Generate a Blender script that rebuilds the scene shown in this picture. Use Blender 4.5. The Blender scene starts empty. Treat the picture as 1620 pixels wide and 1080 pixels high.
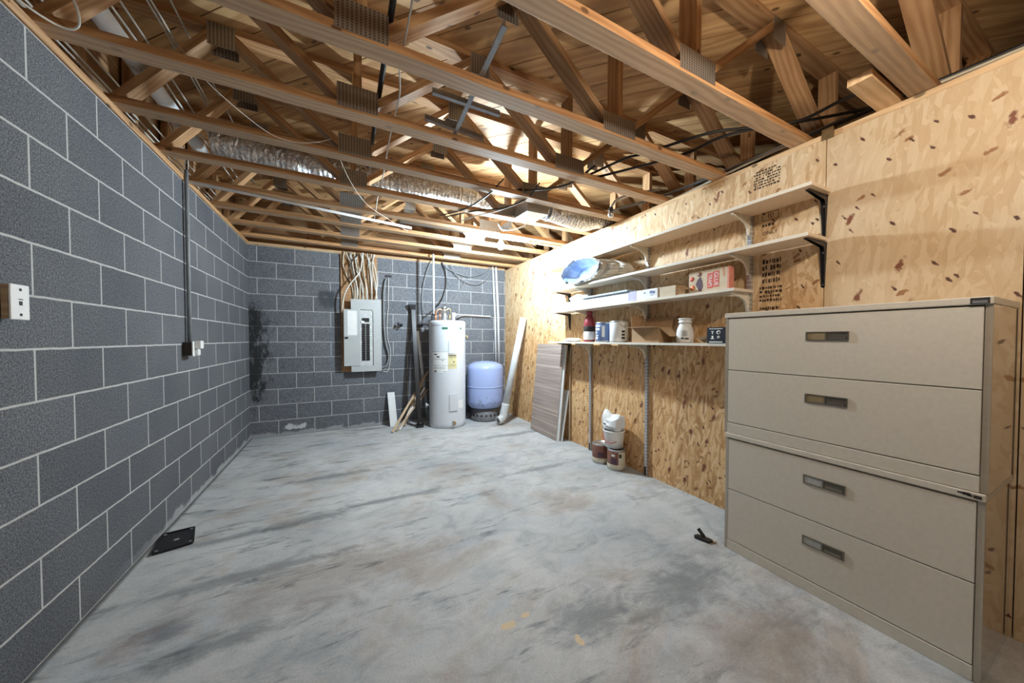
import bpy, math, random
from mathutils import Vector, Matrix, noise as mnoise
random.seed(7)
S = bpy.context.scene
COL = S.collection
PI = math.pi
V = Vector
W, D = 3.557, 5.216            # room width (x) and depth (y), metres
# ------------------------------------------------------------------ mesh builder
class MB:
    def __init__(s): s.v = []; s.f = []; s.uv = []; s.sm = []
    def face(s, pts, uvs=None, smooth=False):
        i = len(s.v); s.v += [V(p) for p in pts]; s.f.append(list(range(i, i + len(pts))))
        s.uv.append(uvs or [(0, 0)] * len(pts)); s.sm.append(smooth); return s
    def hexa(s, c, L=1.0, w=.1, t=.1, off=0.0):
        # c: 8 corners, 0-3 at start, 4-7 at end, around the section; uv u runs along the length
        b = len(s.v); s.v += [V(p) for p in c]
        per = [0, w, w + t, 2 * w + t, 2 * w + 2 * t]
        for k in range(4):
            a, d = k, (k + 1) % 4
            s.f.append([b + a, b + d, b + 4 + d, b + 4 + a])
            s.uv.append([(off, per[k]), (off, per[k + 1]), (off + L, per[k + 1]), (off + L, per[k])]); s.sm.append(False)
        s.f.append([b + 3, b + 2, b + 1, b]); s.uv.append([(off + .3, 0), (off + .3, .09), (off + .34, .09), (off + .34, 0)]); s.sm.append(False)
        s.f.append([b + 4, b + 5, b + 6, b + 7]); s.uv.append([(off + .3, 0), (off + .3, .09), (off + .34, .09), (off + .34, 0)]); s.sm.append(False)
        return s
    def box(s, x0, x1, y0, y1, z0, z1):
        b = len(s.v)
        s.v += [V((x, y, z)) for z in (z0, z1) for y in (y0, y1) for x in (x0, x1)]
        X, Y, Z = x1 - x0, y1 - y0, z1 - z0
        for q, (a, c) in (((0, 2, 3, 1), (Y, X)), ((4, 5, 7, 6), (X, Y)), ((0, 1, 5, 4), (X, Z)), ((2, 6, 7, 3), (Z, X)), ((0, 4, 6, 2), (Z, Y)), ((1, 3, 7, 5), (Y, Z))):
            s.f.append([b + i for i in q]); s.uv.append([(0, 0), (a, 0), (a, c), (0, c)]); s.sm.append(False)
        return s
    def beam(s, p, q, w, t, up=(0, 0, 1)):
        p, q = V(p), V(q); d = (q - p); L = d.length; d.normalize(); u = V(up); r = d.cross(u)
        if r.length < 1e-4: r = d.cross(V((1, 0, 0)))
        r.normalize(); n = r.cross(d)
        sec = [(-w / 2, -t / 2), (w / 2, -t / 2), (w / 2, t / 2), (-w / 2, t / 2)]
        return s.hexa([p + r * a + n * b for a, b in sec] + [q + r * a + n * b for a, b in sec], L, w, t)
    def tube(s, pts, r, n=8, cap=True, ri=None):
        pts = [V(p) for p in pts]; N = len(pts); rs = r if isinstance(r, list) else [r] * N
        T = []
        for i in range(N):
            a = pts[max(0, i - 1)]; b = pts[min(N - 1, i + 1)]; T.append((b - a).normalized())
        x = T[0].orthogonal().normalized(); rings = []; ring2 = []; u = 0
        for i in range(N):
            x = (x - T[i] * x.dot(T[i])).normalized(); y = T[i].cross(x)
            if i: u += (pts[i] - pts[i - 1]).length
            for rr, dst in ((rs[i], rings), ((ri or 0), ring2)):
                b = len(s.v)
                s.v += [pts[i] + (x * math.cos(2 * PI * k / n) + y * math.sin(2 * PI * k / n)) * rr for k in range(n)]
                dst.append((b, u))
                if ri is None: break
        def skin(R, flip):
            for i in range(N - 1):
                (a, ua), (b, ub) = R[i], R[i + 1]
                for k in range(n):
                    j = (k + 1) % n; q = [a + k, a + j, b + j, b + k]
                    c = [(ua, k / n), (ua, (k + 1) / n), (ub, (k + 1) / n), (ub, k / n)]
                    if flip: q.reverse(); c.reverse()
                    s.f.append(q); s.uv.append(c); s.sm.append(True)
        skin(rings, False)
        if ri is not None:
            skin(ring2, True)
            for (a, _), (b, _), fl in ((rings[0], ring2[0], 1), (rings[-1], ring2[-1], 0)):
                for k in range(n):
                    j = (k + 1) % n; q = [a + k, a + j, b + j, b + k]
                    if fl: q.reverse()
                    s.f.append(q); s.uv.append([(0, 0)] * 4); s.sm.append(False)
        elif cap:
            a = rings[0][0]; b = rings[-1][0]
            s.f.append([a + k for k in reversed(range(n))]); s.uv.append([(0, 0)] * n); s.sm.append(False)
            s.f.append([b + k for k in range(n)]); s.uv.append([(0, 0)] * n); s.sm.append(False)
        return s
    def cyl(s, p, q, r, n=16, ri=None): return s.tube([p, q], r, n, True, ri)
    def lathe(s, prof, c=(0, 0, 0), n=32, a0=0, a1=2 * PI):
        # prof: list of (r, z); a repeated point gives a crease
        c = V(c); full = abs(a1 - a0 - 2 * PI) < 1e-6; m = n if full else n + 1; R = []
        for r, z in prof:
            b = len(s.v); R.append(b)
            s.v += [c + V((r * math.cos(a0 + (a1 - a0) * k / n), r * math.sin(a0 + (a1 - a0) * k / n), z)) for k in range(m)]
        for i in range(len(prof) - 1):
            if prof[i] == prof[i + 1]: continue
            for k in range(n):
                j = (k + 1) % m; q = [R[i] + k, R[i] + j, R[i + 1] + j, R[i + 1] + k]
                s.f.append(q); s.uv.append([(k / n, prof[i][1]), ((k + 1) / n, prof[i][1]), ((k + 1) / n, prof[i + 1][1]), (k / n, prof[i + 1][1])]); s.sm.append(True)
        if full:
            for e, fl in ((0, 1), (-1, 0)):
                if prof[e][0] > 1e-5:
                    q = [R[e] + k for k in range(n)]
                    if fl: q.reverse()
                    s.f.append(q); s.uv.append([(0, 0)] * n); s.sm.append(False)
        return s
    def cylpatch(s, c, r, a0, a1, z0, z1, th=.002, n=8):
        c = V(c); P = lambda a, rr, z: c + V((rr * math.cos(a), rr * math.sin(a), z))
        for k in range(n):
            a, b = a0 + (a1 - a0) * k / n, a0 + (a1 - a0) * (k + 1) / n; R = r + th
            s.face([P(a, R, z0), P(b, R, z0), P(b, R, z1), P(a, R, z1)], [(k / n, 0), ((k + 1) / n, 0), ((k + 1) / n, 1), (k / n, 1)], False)
            s.face([P(a, r, z1), P(a, R, z1), P(b, R, z1), P(b, r, z1)]); s.face([P(a, r, z0), P(b, r, z0), P(b, R, z0), P(a, R, z0)])
        s.face([P(a0, r, z0), P(a0, R, z0), P(a0, R, z1), P(a0, r, z1)]); s.face([P(a1, r, z0), P(a1, r, z1), P(a1, R, z1), P(a1, R, z0)])
        return s
    def prism(s, poly, ext):
        # poly: 3-D outline; ext: extrusion vector
        e = V(ext); P = [V(p) for p in poly]; n = len(P); m = [p + e for p in P]
        s.face(P[::-1], [(p.x + p.y, p.z) for p in P[::-1]]); s.face(m, [(p.x + p.y, p.z) for p in m])
        for k in range(n):
            j = (k + 1) % n; L = (P[j] - P[k]).length
            s.face([P[k], P[j], m[j], m[k]], [(0, 0), (L, 0), (L, e.length), (0, e.length)])
        return s
    def sphere(s, c, r, n=16, m=8, sz=1):
        return s.lathe([(r * math.sin(PI * k / m), -r * sz * math.cos(PI * k / m)) for k in range(m + 1)], c, n)

def base_of(o):
    b = V((0, 0, 0))
    while o is not None: b += o.location; o = o.parent
    return b
def obj(name, mb, mat, parent=None, at=None, bevel=0.0, label=None):
    org = base_of(parent) if parent else V(at or (0, 0, 0))
    me = bpy.data.meshes.new(name)
    me.from_pydata([v - org for v in mb.v], [], mb.f)
    uvl = me.uv_layers.new(name='UVMap'); k = 0
    flat = []
    for u in mb.uv:
        for c in u: flat += [c[0], c[1]]
    uvl.data.foreach_set('uv', flat)
    me.polygons.foreach_set('use_smooth', mb.sm)
    me.materials.append(mat); me.update()
    o = bpy.data.objects.new(name, me); COL.objects.link(o)
    if parent: o.parent = parent
    else: o.location = org
    if bevel:
        b = o.modifiers.new('edge', 'BEVEL'); b.width = bevel; b.segments = 2; b.limit_method = 'ANGLE'; b.angle_limit = math.radians(50)
    if label: o['label'] = label
    return o
def thing(name, label, cat, loc=(0, 0, 0), group=None):
    o = bpy.data.objects.new(name, None); COL.objects.link(o); o.location = loc; o.empty_display_size = .05
    return tag(o, label, cat, group)
def tag(o, label, cat, group=None):
    o['label'] = label; o['category'] = cat
    if group: o['group'] = group
    return o
def struct(name, mb, mat, parent=None):
    o = obj(name, mb, mat, parent); o['kind'] = 'structure'; return o
def text(name, body, size, mat, parent, origin, right, up, thick=.0004, align='CENTER', sx=1.0):
    cu = bpy.data.curves.new(name, 'FONT'); cu.body = body; cu.size = size; cu.align_x = align; cu.align_y = 'CENTER'; cu.extrude = thick; cu.resolution_u = 3
    tmp = bpy.data.objects.new('lettering_source', cu); COL.objects.link(tmp)
    bpy.context.view_layer.update()
    me = bpy.data.meshes.new_from_object(tmp.evaluated_get(bpy.context.evaluated_depsgraph_get()))
    bpy.data.objects.remove(tmp)
    r, u = V(right).normalized(), V(up).normalized(); n = r.cross(u)
    M = Matrix((( r.x * sx, u.x, n.x, 0), (r.y * sx, u.y, n.y, 0), (r.z * sx, u.z, n.z, 0), (0, 0, 0, 1)))
    me.transform(Matrix.Translation(V(origin) - base_of(parent)) @ M)
    me.name = name; me.materials.clear(); me.materials.append(mat)
    o = bpy.data.objects.new(name, me); COL.objects.link(o); o.parent = parent; return o
def curve(pts, n=6):
    # Catmull-Rom through the points
    P = [V(p) for p in pts]; P = [2 * P[0] - P[1]] + P + [2 * P[-1] - P[-2]]; out = []
    for i in range(1, len(P) - 2):
        a, b, c, d = P[i - 1:i + 3]
        for k in range(n):
            t = k / n
            out.append(.5 * ((2 * b) + (c - a) * t + (2 * a - 5 * b + 4 * c - d) * t * t + (3 * b - a - 3 * c + d) * t ** 3))
    return out + [P[-2]]
# ------------------------------------------------------------------ materials
class G:
    def __init__(s, name, rough=.6, metal=0.0):
        s.m = bpy.data.materials.new(name); s.m.use_nodes = True; s.t = s.m.node_tree
        s.b = s.t.nodes['Principled BSDF']; s.b.inputs['Roughness'].default_value = rough; s.b.inputs['Metallic'].default_value = metal
    def n(s, ty, ins=None, **kw):
        x = s.t.nodes.new('ShaderNode' + ty)
        for k, v in kw.items(): setattr(x, k, v)
        for k, v in (ins or {}).items(): s.put(x.inputs[k], v)
        return x
    def put(s, sock, v):
        if isinstance(v, bpy.types.NodeSocket): s.t.links.new(v, sock)
        else: sock.default_value = v
    def math(s, op, a, b=0.0, c=0.0, clamp=False):
        x = s.n('Math', {0: a, 1: b, 2: c}, operation=op); x.use_clamp = clamp; return x.outputs[0]
    def vmath(s, op, a, b=(0, 0, 0)):
        x = s.n('VectorMath', {0: a, 1: b}, operation=op); return x.outputs[0]
    def ramp(s, f, stops, interp='LINEAR'):
        x = s.n('ValToRGB', {0: f}); e = x.color_ramp; e.interpolation = interp
        while len(e.elements) < len(stops): e.elements.new(.5)
        for el, (p, c) in zip(e.elements, stops): el.position = p; el.color = (*c, 1) if len(c) == 3 else c
        return x.outputs[0]
    def sstep(s, f, a, b):
        x = s.n('MapRange', {0: f, 1: a, 2: b, 3: 0.0, 4: 1.0}, interpolation_type='SMOOTHSTEP'); return x.outputs[0]
    def mix(s, f, a, b, mode='MIX'):
        x = s.n('Mix', data_type='RGBA', blend_type=mode)
        s.put(x.inputs[0], f); s.put(x.inputs[6], a if isinstance(a, bpy.types.NodeSocket) else (*a, 1)); s.put(x.inputs[7], b if isinstance(b, bpy.types.NodeSocket) else (*b, 1))
        return x.outputs[2]
    def noise(s, vec, scale, detail=3, rough=.5, dist=0.0):
        return s.n('TexNoise', {'Vector': vec, 'Scale': scale, 'Detail': detail, 'Roughness': rough, 'Distortion': dist}).outputs['Fac']
    def pos(s): return s.n('NewGeometry').outputs['Position']
    def sep(s, v): return s.n('SeparateXYZ', {0: v}).outputs
    def comb(s, x=0.0, y=0.0, z=0.0): return s.n('CombineXYZ', {0: x, 1: y, 2: z}).outputs[0]
    def mapping(s, v, rot=(0, 0, 0), sc=(1, 1, 1), loc=(0, 0, 0)):
        if any(rot): v = s.n('Mapping', {'Vector': v, 'Rotation': rot}).outputs[0]
        return s.n('Mapping', {'Vector': v, 'Scale': sc, 'Location': loc}).outputs[0]
    def bump(s, h, strength=.3, dist=.01):
        s.put(s.b.inputs['Normal'], s.n('Bump', {'Height': h, 'Strength': strength, 'Distance': dist}).outputs[0])
    def color(s, c): s.put(s.b.inputs['Base Color'], c if isinstance(c, bpy.types.NodeSocket) else (*c, 1)); return s.m
def simple(name, rgb, rough=.5, metal=0.0, var=.12, scale=25, bump=0.0, spec=None):
    g = G(name, rough, metal); f = g.noise(g.pos(), scale, 4, .6)
    lo = tuple(c * (1 - var) for c in rgb); hi = tuple(min(1, c * (1 + var)) for c in rgb)
    if bump: g.bump(f, bump, .004)
    if spec is not None: g.b.inputs['Specular IOR Level'].default_value = spec
    return g.color(g.ramp(f, [(.3, lo), (.7, hi)]))
def wood(name, light, dark, rough=.65, ring=9.0, knots=True, var=.25, pale=None):
    g = G(name, rough); uv = g.n('UVMap').outputs[0]; r = g.n('ObjectInfo').outputs['Random']
    off = g.comb(g.math('MULTIPLY', r, 37.0), g.math('MULTIPLY', r, 11.0), 0.0)
    p = g.vmath('ADD', uv, off)
    warp = g.noise(g.mapping(p, sc=(1.3, 6, 1)), 1.0, 2)
    x, y, _ = g.sep(p)
    rings = g.math('SINE', g.math('ADD', g.math('MULTIPLY', y, ring * 22), g.math('MULTIPLY', warp, 26.0)))
    fine = g.noise(g.mapping(p, sc=(5, 220, 1)), 1.0, 4, .6)
    f = g.math('ADD', g.math('MULTIPLY', rings, .17), g.math('ADD', g.math('MULTIPLY', fine, .55), .22))
    c = g.ramp(f, [(.2, dark), (.75, light)])
    blot = g.noise(g.mapping(p, sc=(2.2, 5, 1)), 1.0, 3)
    c = g.mix(g.sstep(blot, .35, .75), c, g.mix(1.0, c, (1 - var, 1 - var * 1.25, 1 - var * 1.5), 'MULTIPLY'))
    if knots:
        kv = g.n('TexVoronoi', {'Vector': g.mapping(p, sc=(5.5, 10, 1)), 'Scale': 1.0}, voronoi_dimensions='2D'); k = kv.outputs['Distance']
        c = g.mix(g.math('MULTIPLY', g.math('GREATER_THAN', g.sep(kv.outputs['Color'])[0], .86), g.math('SUBTRACT', 1.0, g.sstep(k, .07, .14))), c, tuple(v * .35 for v in dark))
    if pale:                                                        # cool floor bounce put into the colour: bottom face paler than the sides
        vv = g.sep(uv)[1]; wide = g.math('LESS_THAN', vv, .0895)
        c = g.mix(g.math('MULTIPLY', wide, .55), c, g.mix(1.0, g.mix(fine, tuple(q * .8 for q in pale), pale), g.ramp(f, [(.2, (.8, .8, .8)), (.75, (1.1, 1.1, 1.1))]), 'MULTIPLY'))
    g.bump(fine, .15, .002)
    hsv = g.n('HueSaturation', {'Value': g.math('ADD', .8, g.math('MULTIPLY', r, .4)), 'Color': c})
    return g.color(hsv.outputs[0])
def osb():
    g = G('osb_sheet', .62); _, y, z = g.sep(g.pos()); p = g.comb(y, z, 0.0)
    wv = g.n('TexNoise', {'Vector': p, 'Scale': 7.0, 'Detail': 2.0}).outputs['Color']
    p = g.vmath('ADD', p, g.vmath('MULTIPLY', g.vmath('SUBTRACT', wv, (.5, .5, .5)), (.014, .014, 0)))
    L = []
    for rot, sx, sy, o in ((1.5, 10, 58, 3), (1.15, 9, 50, 17), (1.85, 10, 54, 29), (.55, 9, 44, 41), (2.4, 9, 50, 57), (1.45, 12, 66, 71)):
        v = g.n('TexVoronoi', {'Vector': g.mapping(p, rot=(0, 0, rot), sc=(sx, sy, 1), loc=(o, o * .7, 0)), 'Scale': 1.0, 'Randomness': 1.0}, voronoi_dimensions='2D')
        L.append(g.sep(v.outputs['Color']))
    f = L[5][0]
    for q in (L[4], L[3], L[2], L[1], L[0]):
        s = g.math('GREATER_THAN', q[1], .58)
        f = g.math('ADD', g.math('MULTIPLY', q[0], s), g.math('MULTIPLY', f, g.math('SUBTRACT', 1.0, s)))
    fine = g.noise(g.mapping(p, sc=(260, 26, 1)), 1.0, 3, .6)
    f2 = g.math('ADD', f, g.math('MULTIPLY', g.math('SUBTRACT', fine, .5), .55))
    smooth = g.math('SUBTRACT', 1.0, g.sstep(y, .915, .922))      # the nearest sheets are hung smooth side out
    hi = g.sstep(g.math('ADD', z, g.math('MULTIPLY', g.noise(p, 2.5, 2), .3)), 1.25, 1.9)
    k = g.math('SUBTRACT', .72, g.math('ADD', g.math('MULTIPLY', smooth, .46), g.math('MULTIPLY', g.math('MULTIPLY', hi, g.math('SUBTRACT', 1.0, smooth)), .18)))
    f3 = g.math('ADD', .62, g.math('MULTIPLY', g.math('SUBTRACT', f2, .5), k))
    c = g.ramp(f3, [(.12, (.25, .11, .04)), (.24, (.40, .22, .10)), (.36, (.52, .32, .155)), (.6, (.63, .43, .235)), (.8, (.72, .535, .325)), (1.0, (.79, .64, .44))])
    patch = g.noise(p, 1.6, 3)
    c = g.mix(g.sstep(patch, .45, .72), c, g.mix(.4, c, (.76, .61, .42)))
    c = g.mix(g.math('MULTIPLY', g.math('SUBTRACT', 1.0, smooth), g.math('SUBTRACT', 1.0, hi)), c, g.mix(1.0, c, (1.02, .86, .68), 'MULTIPLY'))  # shade's browner tint on the lower sheets, put into the colour
    c = g.mix(smooth, c, g.mix(1.0, c, (.95, .98, 1.04), 'MULTIPLY'))
    for i, (rot, sx, sy, thr) in enumerate(((1.3, 5, 12, .86), (.5, 8, 17, .86), (2.2, 11, 30, .90))):
        dk = g.n('TexVoronoi', {'Vector': g.mapping(p, rot=(0, 0, rot), sc=(sx, sy, 1), loc=(i * 7.3, i * 3.1, 0)), 'Scale': 1.0}, voronoi_dimensions='2D')
        few = g.math('GREATER_THAN', g.sep(dk.outputs['Color'])[0], thr)
        ds = g.math('ADD', dk.outputs['Distance'], g.math('MULTIPLY', g.math('SUBTRACT', g.noise(p, 24 + 9 * i, 3, .7), .5), .55))
        c = g.mix(g.math('MULTIPLY', few, g.math('SUBTRACT', 1.0, g.sstep(ds, .10, .20))), c, ((.20, .065, .028), (.32, .15, .06), (.10, .035, .018))[i])
    g.bump(f2, .25, .003)
    return g.color(c)
def block(name, axis, u0, stain=False, k=1.0):
    g = G(name, .9); P = g.pos(); x, y, z = g.sep(P)
    h = y if axis == 'Y' else x
    p = g.comb(g.math('ADD', h, u0), z, 0.0)
    wob = g.noise(P, 14, 2); p = g.vmath('ADD', p, g.comb(0.0, g.math('MULTIPLY', g.math('SUBTRACT', wob, .5), .006), 0.0))
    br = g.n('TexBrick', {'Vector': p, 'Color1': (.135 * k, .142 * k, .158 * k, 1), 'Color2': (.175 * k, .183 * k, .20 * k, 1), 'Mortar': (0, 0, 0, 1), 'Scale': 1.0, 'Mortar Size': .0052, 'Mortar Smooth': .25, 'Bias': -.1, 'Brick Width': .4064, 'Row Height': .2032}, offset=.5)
    sp = g.noise(P, 170, 3, .75); sp2 = g.noise(P, 95, 3, .75); big = g.noise(P, 2.2, 4, .6)
    c = g.mix(1.0, br.outputs['Color'], g.ramp(sp, [(.34, (.12, .12, .13)), (.47, (.95, .95, .95)), (.54, (1, 1, 1)), (.66, (2.3, 2.3, 2.3))]), 'MULTIPLY')
    c = g.mix(1.0, c, g.ramp(sp2, [(.38, (.6, .6, .62)), (.5, (1, 1, 1))]), 'MULTIPLY')
    c = g.mix(1.0, c, g.ramp(big, [(.3, (.86, .87, .9)), (.7, (1.14, 1.13, 1.1))]), 'MULTIPLY')
    mort = g.mix(g.noise(P, 30, 3), (.36, .355, .35), (.52, .515, .50))
    c = g.mix(br.outputs['Fac'], c, mort)
    n2 = g.noise(P, 5, 4, .65)
    # white mineral bloom just above the slab
    low = g.math('MULTIPLY', g.math('SUBTRACT', 1.0, g.sstep(g.math('ADD', z, g.math('MULTIPLY', n2, -.17)), -.06, -.03)), g.sstep(y, 2.2, 3.4))
    c = g.mix(g.math('MULTIPLY', low, .6), c, (.46, .47, .48))
    if stain:
        n3 = g.noise(g.mapping(P, sc=(1, 1, .5)), 9, 5, .7)
        def band(v, a, b, c_, d): return g.math('MULTIPLY', g.sstep(v, a, b), g.math('SUBTRACT', 1.0, g.sstep(v, c_, d)))
        m1 = g.math('MULTIPLY', band(x, -.1, -.05, .04, .42), band(z, .0, .75, 1.45, 2.05))
        m1 = g.sstep(g.math('ADD', m1, g.math('MULTIPLY', g.math('SUBTRACT', n3, .5), 2.2)), .50, 1.0)
        c = g.mix(g.math('MULTIPLY', m1, .93), c, (.012, .012, .012))
        m2 = g.math('MULTIPLY', band(x, .70, .80, .92, 1.05), band(z, 1.55, 1.75, 1.88, 1.98))
        c = g.mix(g.sstep(g.math('ADD', m2, g.math('MULTIPLY', g.math('SUBTRACT', n3, .5), 1.2)), .4, 1.1), c, (.055, .06, .07))
        m3 = g.math('MULTIPLY', band(x, .22, .40, .42, 1.05), band(z, .02, .09, .10, .20))
        c = g.mix(g.sstep(g.math('ADD', m3, g.math('MULTIPLY', g.math('SUBTRACT', n3, .5), 2.6)), .62, .9), c, (.55, .56, .57))
    g.bump(g.math('ADD', g.math('MULTIPLY', sp, .4), g.math('MULTIPLY', br.outputs['Fac'], -.8)), .35, .004)
    return g.color(c)
STAINS_DARK = [(.62, 2.2, .55, .05), (.85, 2.70, .32, .06), (.45, 2.66, .40, .035), (.95, 3.45, .45, .05), (1.45, 2.75, .5, .045), (2.6, 1.10, .35, .13), (2.05, 1.15, .22, .10), (3.0, 3.9, .5, .07), (2.75, 2.75, .35, .05), (.55, 1.75, .30, .06)]
STAINS_BLUE = [(.36, 1.915, .10, .06)]
STAINS_BROWN = [(.25, 1.89, .09, .07), (1.0, 2.0, .55, .22), (2.55, .75, .35, .18)]
CHIPS = [(1.70, 1.29, .05, .022), (1.79, 1.305, .028, .016), (1.93, 1.09, .018, .03)]
def concrete():
    g = G('concrete_slab', .72); P = g.pos(); x, y, z = g.sep(P)
    a = g.noise(P, 1.1, 6, .62, .5); b = g.noise(g.mapping(P, sc=(1, 1.5, 1)), 5, 6, .68, .8); f = g.noise(P, 110, 3, .6)
    c = g.ramp(a, [(.28, (.31, .33, .35)), (.42, (.44, .455, .46)), (.56, (.50, .51, .51)), (.72, (.60, .605, .60))])
    c = g.mix(1.0, c, g.ramp(b, [(.3, (.74, .755, .78)), (.5, (1, 1, 1)), (.7, (1.10, 1.10, 1.09))]), 'MULTIPLY')
    w = g.noise(g.mapping(P, loc=(4, 9, 0), sc=(.8, 1.1, 1)), 1.7, 6, .68, .6)
    c = g.mix(g.math('MULTIPLY', g.sstep(w, .49, .68), .62), c, (.34, .275, .22))
    bl = g.noise(g.mapping(P, loc=(14, 3, 0), sc=(.8, 1.6, 1)), 1.9, 5, .65, .5)
    c = g.mix(g.math('MULTIPLY', g.sstep(bl, .52, .72), .5), c, (.40, .46, .52))
    q = g.mapping(P, rot=(0, 0, .03), sc=(1.0, 4.6, 1))
    st = g.noise(q, 1.2, 6, .66, .4); st2 = g.noise(q, 3.4, 6, .75, .6)
    away = g.math('SUBTRACT', 1.0, g.math('MULTIPLY', g.sstep(x, 1.7, 2.7), .55))
    m = g.sstep(g.math('ADD', st, g.math('MULTIPLY', g.math('SUBTRACT', st2, .5), .9)), .545, .76)
    c = g.mix(g.math('MULTIPLY', g.math('MULTIPLY', m, .85), away), c, (.105, .12, .13))
    gr = g.noise(g.mapping(P, loc=(7, 1, 0)), 2.3, 7, .72, .3)
    near = g.math('MULTIPLY', g.sstep(x, 1.3, 2.2), g.math('SUBTRACT', 1.0, g.sstep(y, 1.0, 1.7)))
    c = g.mix(g.math('MULTIPLY', g.math('MULTIPLY', g.sstep(gr, .46, .66), near), .5), c, (.15, .15, .145))
    def blobs(c, L, col, amt):
        for (bx, by, rx, ry) in L:
            d = g.n('VectorMath', {0: g.mapping(P, sc=(1 / rx, 1 / ry, 0), loc=(-bx / rx, -by / ry, 0))}, operation='LENGTH').outputs['Value']
            c = g.mix(g.math('MULTIPLY', g.math('SUBTRACT', 1.0, g.sstep(g.math('ADD', d, g.math('MULTIPLY', g.math('SUBTRACT', g.math('MULTIPLY_ADD', st2, .5, g.math('MULTIPLY', b, .5)), .5), 4.2)), .15, 1.45)), amt), c, col)
        return c
    c = blobs(c, STAINS_DARK, (.12, .135, .145), .62); c = blobs(c, STAINS_BLUE, (.09, .105, .14), .7); c = blobs(c, STAINS_BROWN, (.26, .205, .165), .45)
    for (bx, by, rx, ry) in CHIPS:
        d = g.n('VectorMath', {0: g.mapping(P, sc=(1 / rx, 1 / ry, 0), loc=(-bx / rx, -by / ry, 0))}, operation='LENGTH').outputs['Value']
        c = g.mix(g.math('SUBTRACT', 1.0, g.sstep(g.math('ADD', d, g.math('MULTIPLY', g.math('SUBTRACT', g.noise(P, 28, 3), .5), 1.8)), .75, .95)), c, (.62, .49, .31))
    dk = g.n('TexVoronoi', {'Vector': P, 'Scale': 4.2}); few = g.math('GREATER_THAN', g.sep(dk.outputs['Color'])[0], .55)
    c = g.mix(g.math('MULTIPLY', few, g.math('SUBTRACT', 1.0, g.sstep(dk.outputs['Distance'], .010, .035))), c, (.06, .06, .06))
    # dark joint line against the left and back walls
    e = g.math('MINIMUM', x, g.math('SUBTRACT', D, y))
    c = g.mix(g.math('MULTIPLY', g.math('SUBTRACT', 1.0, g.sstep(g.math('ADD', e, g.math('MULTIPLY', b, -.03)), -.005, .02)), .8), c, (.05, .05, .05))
    c = g.mix(1.0, c, g.ramp(f, [(.3, (.88, .88, .88)), (.7, (1.08, 1.08, 1.08))]), 'MULTIPLY')
    g.bump(g.math('ADD', f, b), .12, .004)
    return g.color(c)
def slotted():
    g = G('slotted_steel', .38, .75); u, v, _ = g.sep(g.n('UVMap').outputs[0])
    fu = g.math('FRACT', g.math('MULTIPLY', u, 1 / .03)); fv = g.math('FRACT', g.math('MULTIPLY', v, 1 / .013))
    m = g.math('MULTIPLY', g.math('MULTIPLY', g.math('GREATER_THAN', fu, .3), g.math('LESS_THAN', fu, .8)), g.math('MULTIPLY', g.math('GREATER_THAN', fv, .36), g.math('LESS_THAN', fv, .64)))
    return g.color(g.mix(m, (.62, .63, .65), (.03, .03, .035)))
def nailplate():
    g = G('nail_plate_steel', .42, .7); u, v, _ = g.sep(g.n('UVMap').outputs[0])
    fu = g.math('FRACT', g.math('MULTIPLY', u, 1 / .0165)); fv = g.math('FRACT', g.math('MULTIPLY', v, 1 / .011))
    m = g.math('MULTIPLY', g.math('GREATER_THAN', fu, .55), g.math('GREATER_THAN', fv, .35))
    n = g.noise(g.pos(), 30, 3)
    c = g.mix(m, g.mix(n, (.30, .265, .225), (.44, .41, .375)), (.13, .105, .085))
    return g.color(c)
def foil():
    g = G('duct_foil', .22, .92); u, v, _ = g.sep(g.n('UVMap').outputs[0]); P = g.pos()
    rib = g.math('SINE', g.math('MULTIPLY', u, 2 * PI / .035)); n = g.noise(g.mapping(P, sc=(1.6, 1, 1)), 17, 4, .6, 1.5)
    g.bump(g.math('ADD', g.math('MULTIPLY', rib, .13), g.math('MULTIPLY', n, 2.2)), .8, .02)
    return g.color(g.ramp(n, [(.3, (.42, .42, .43)), (.65, (.78, .78, .79))]))
def emit(name, rgb, k):
    g = G(name); g.b.inputs['Emission Color'].default_value = (*rgb, 1); g.b.inputs['Emission Strength'].default_value = k
    return g.color(rgb)
M = {}
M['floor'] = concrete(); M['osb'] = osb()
M['blockL'] = block('painted_block_side', 'Y', -5.018 + .2032, False, .70)  # same block as the end wall, lens falloff put into its darker colour
M['blockB'] = block('painted_block_end', 'X', -.2947 + .2032, True)
M['wood'] = wood('truss_pine', (.57, .35, .175), (.36, .18, .072))
M['chord'] = wood('chord_pine', (.58, .33, .15), (.36, .165, .06), pale=(.56, .42, .29))
M['woodb'] = wood('bright_pine', (.70, .49, .275), (.52, .32, .16), ring=5)
M['plank'] = wood('subfloor_pine', (.67, .43, .205), (.42, .23, .095), ring=3, var=.35)
M['dark'] = simple('attic_dark', (.03, .025, .02), .9)
M['plate'] = nailplate(); M['slot'] = slotted(); M['foil'] = foil()
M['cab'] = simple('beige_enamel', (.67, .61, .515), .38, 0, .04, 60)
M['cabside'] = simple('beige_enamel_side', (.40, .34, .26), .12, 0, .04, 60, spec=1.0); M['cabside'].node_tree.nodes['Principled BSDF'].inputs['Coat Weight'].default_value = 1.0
M['chrome'] = simple('dull_bronze', (.26, .23, .18), .35, .8)
M['recess'] = simple('handle_recess', (.13, .115, .09), .45, .4)
M['card'] = simple('card_tan', (.27, .20, .10), .6); M['card2'] = simple('card_grey', (.42, .42, .40), .6)
M['black'] = simple('black_plastic', (.012, .012, .014), .4); M['blackm'] = simple('black_steel', (.018, .018, .02), .35, .3)
M['cable_black'] = simple('black_cable_jacket', (.012, .012, .013), .45); M['cable_white'] = simple('white_cable_jacket', (.66, .64, .58), .5)
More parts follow.
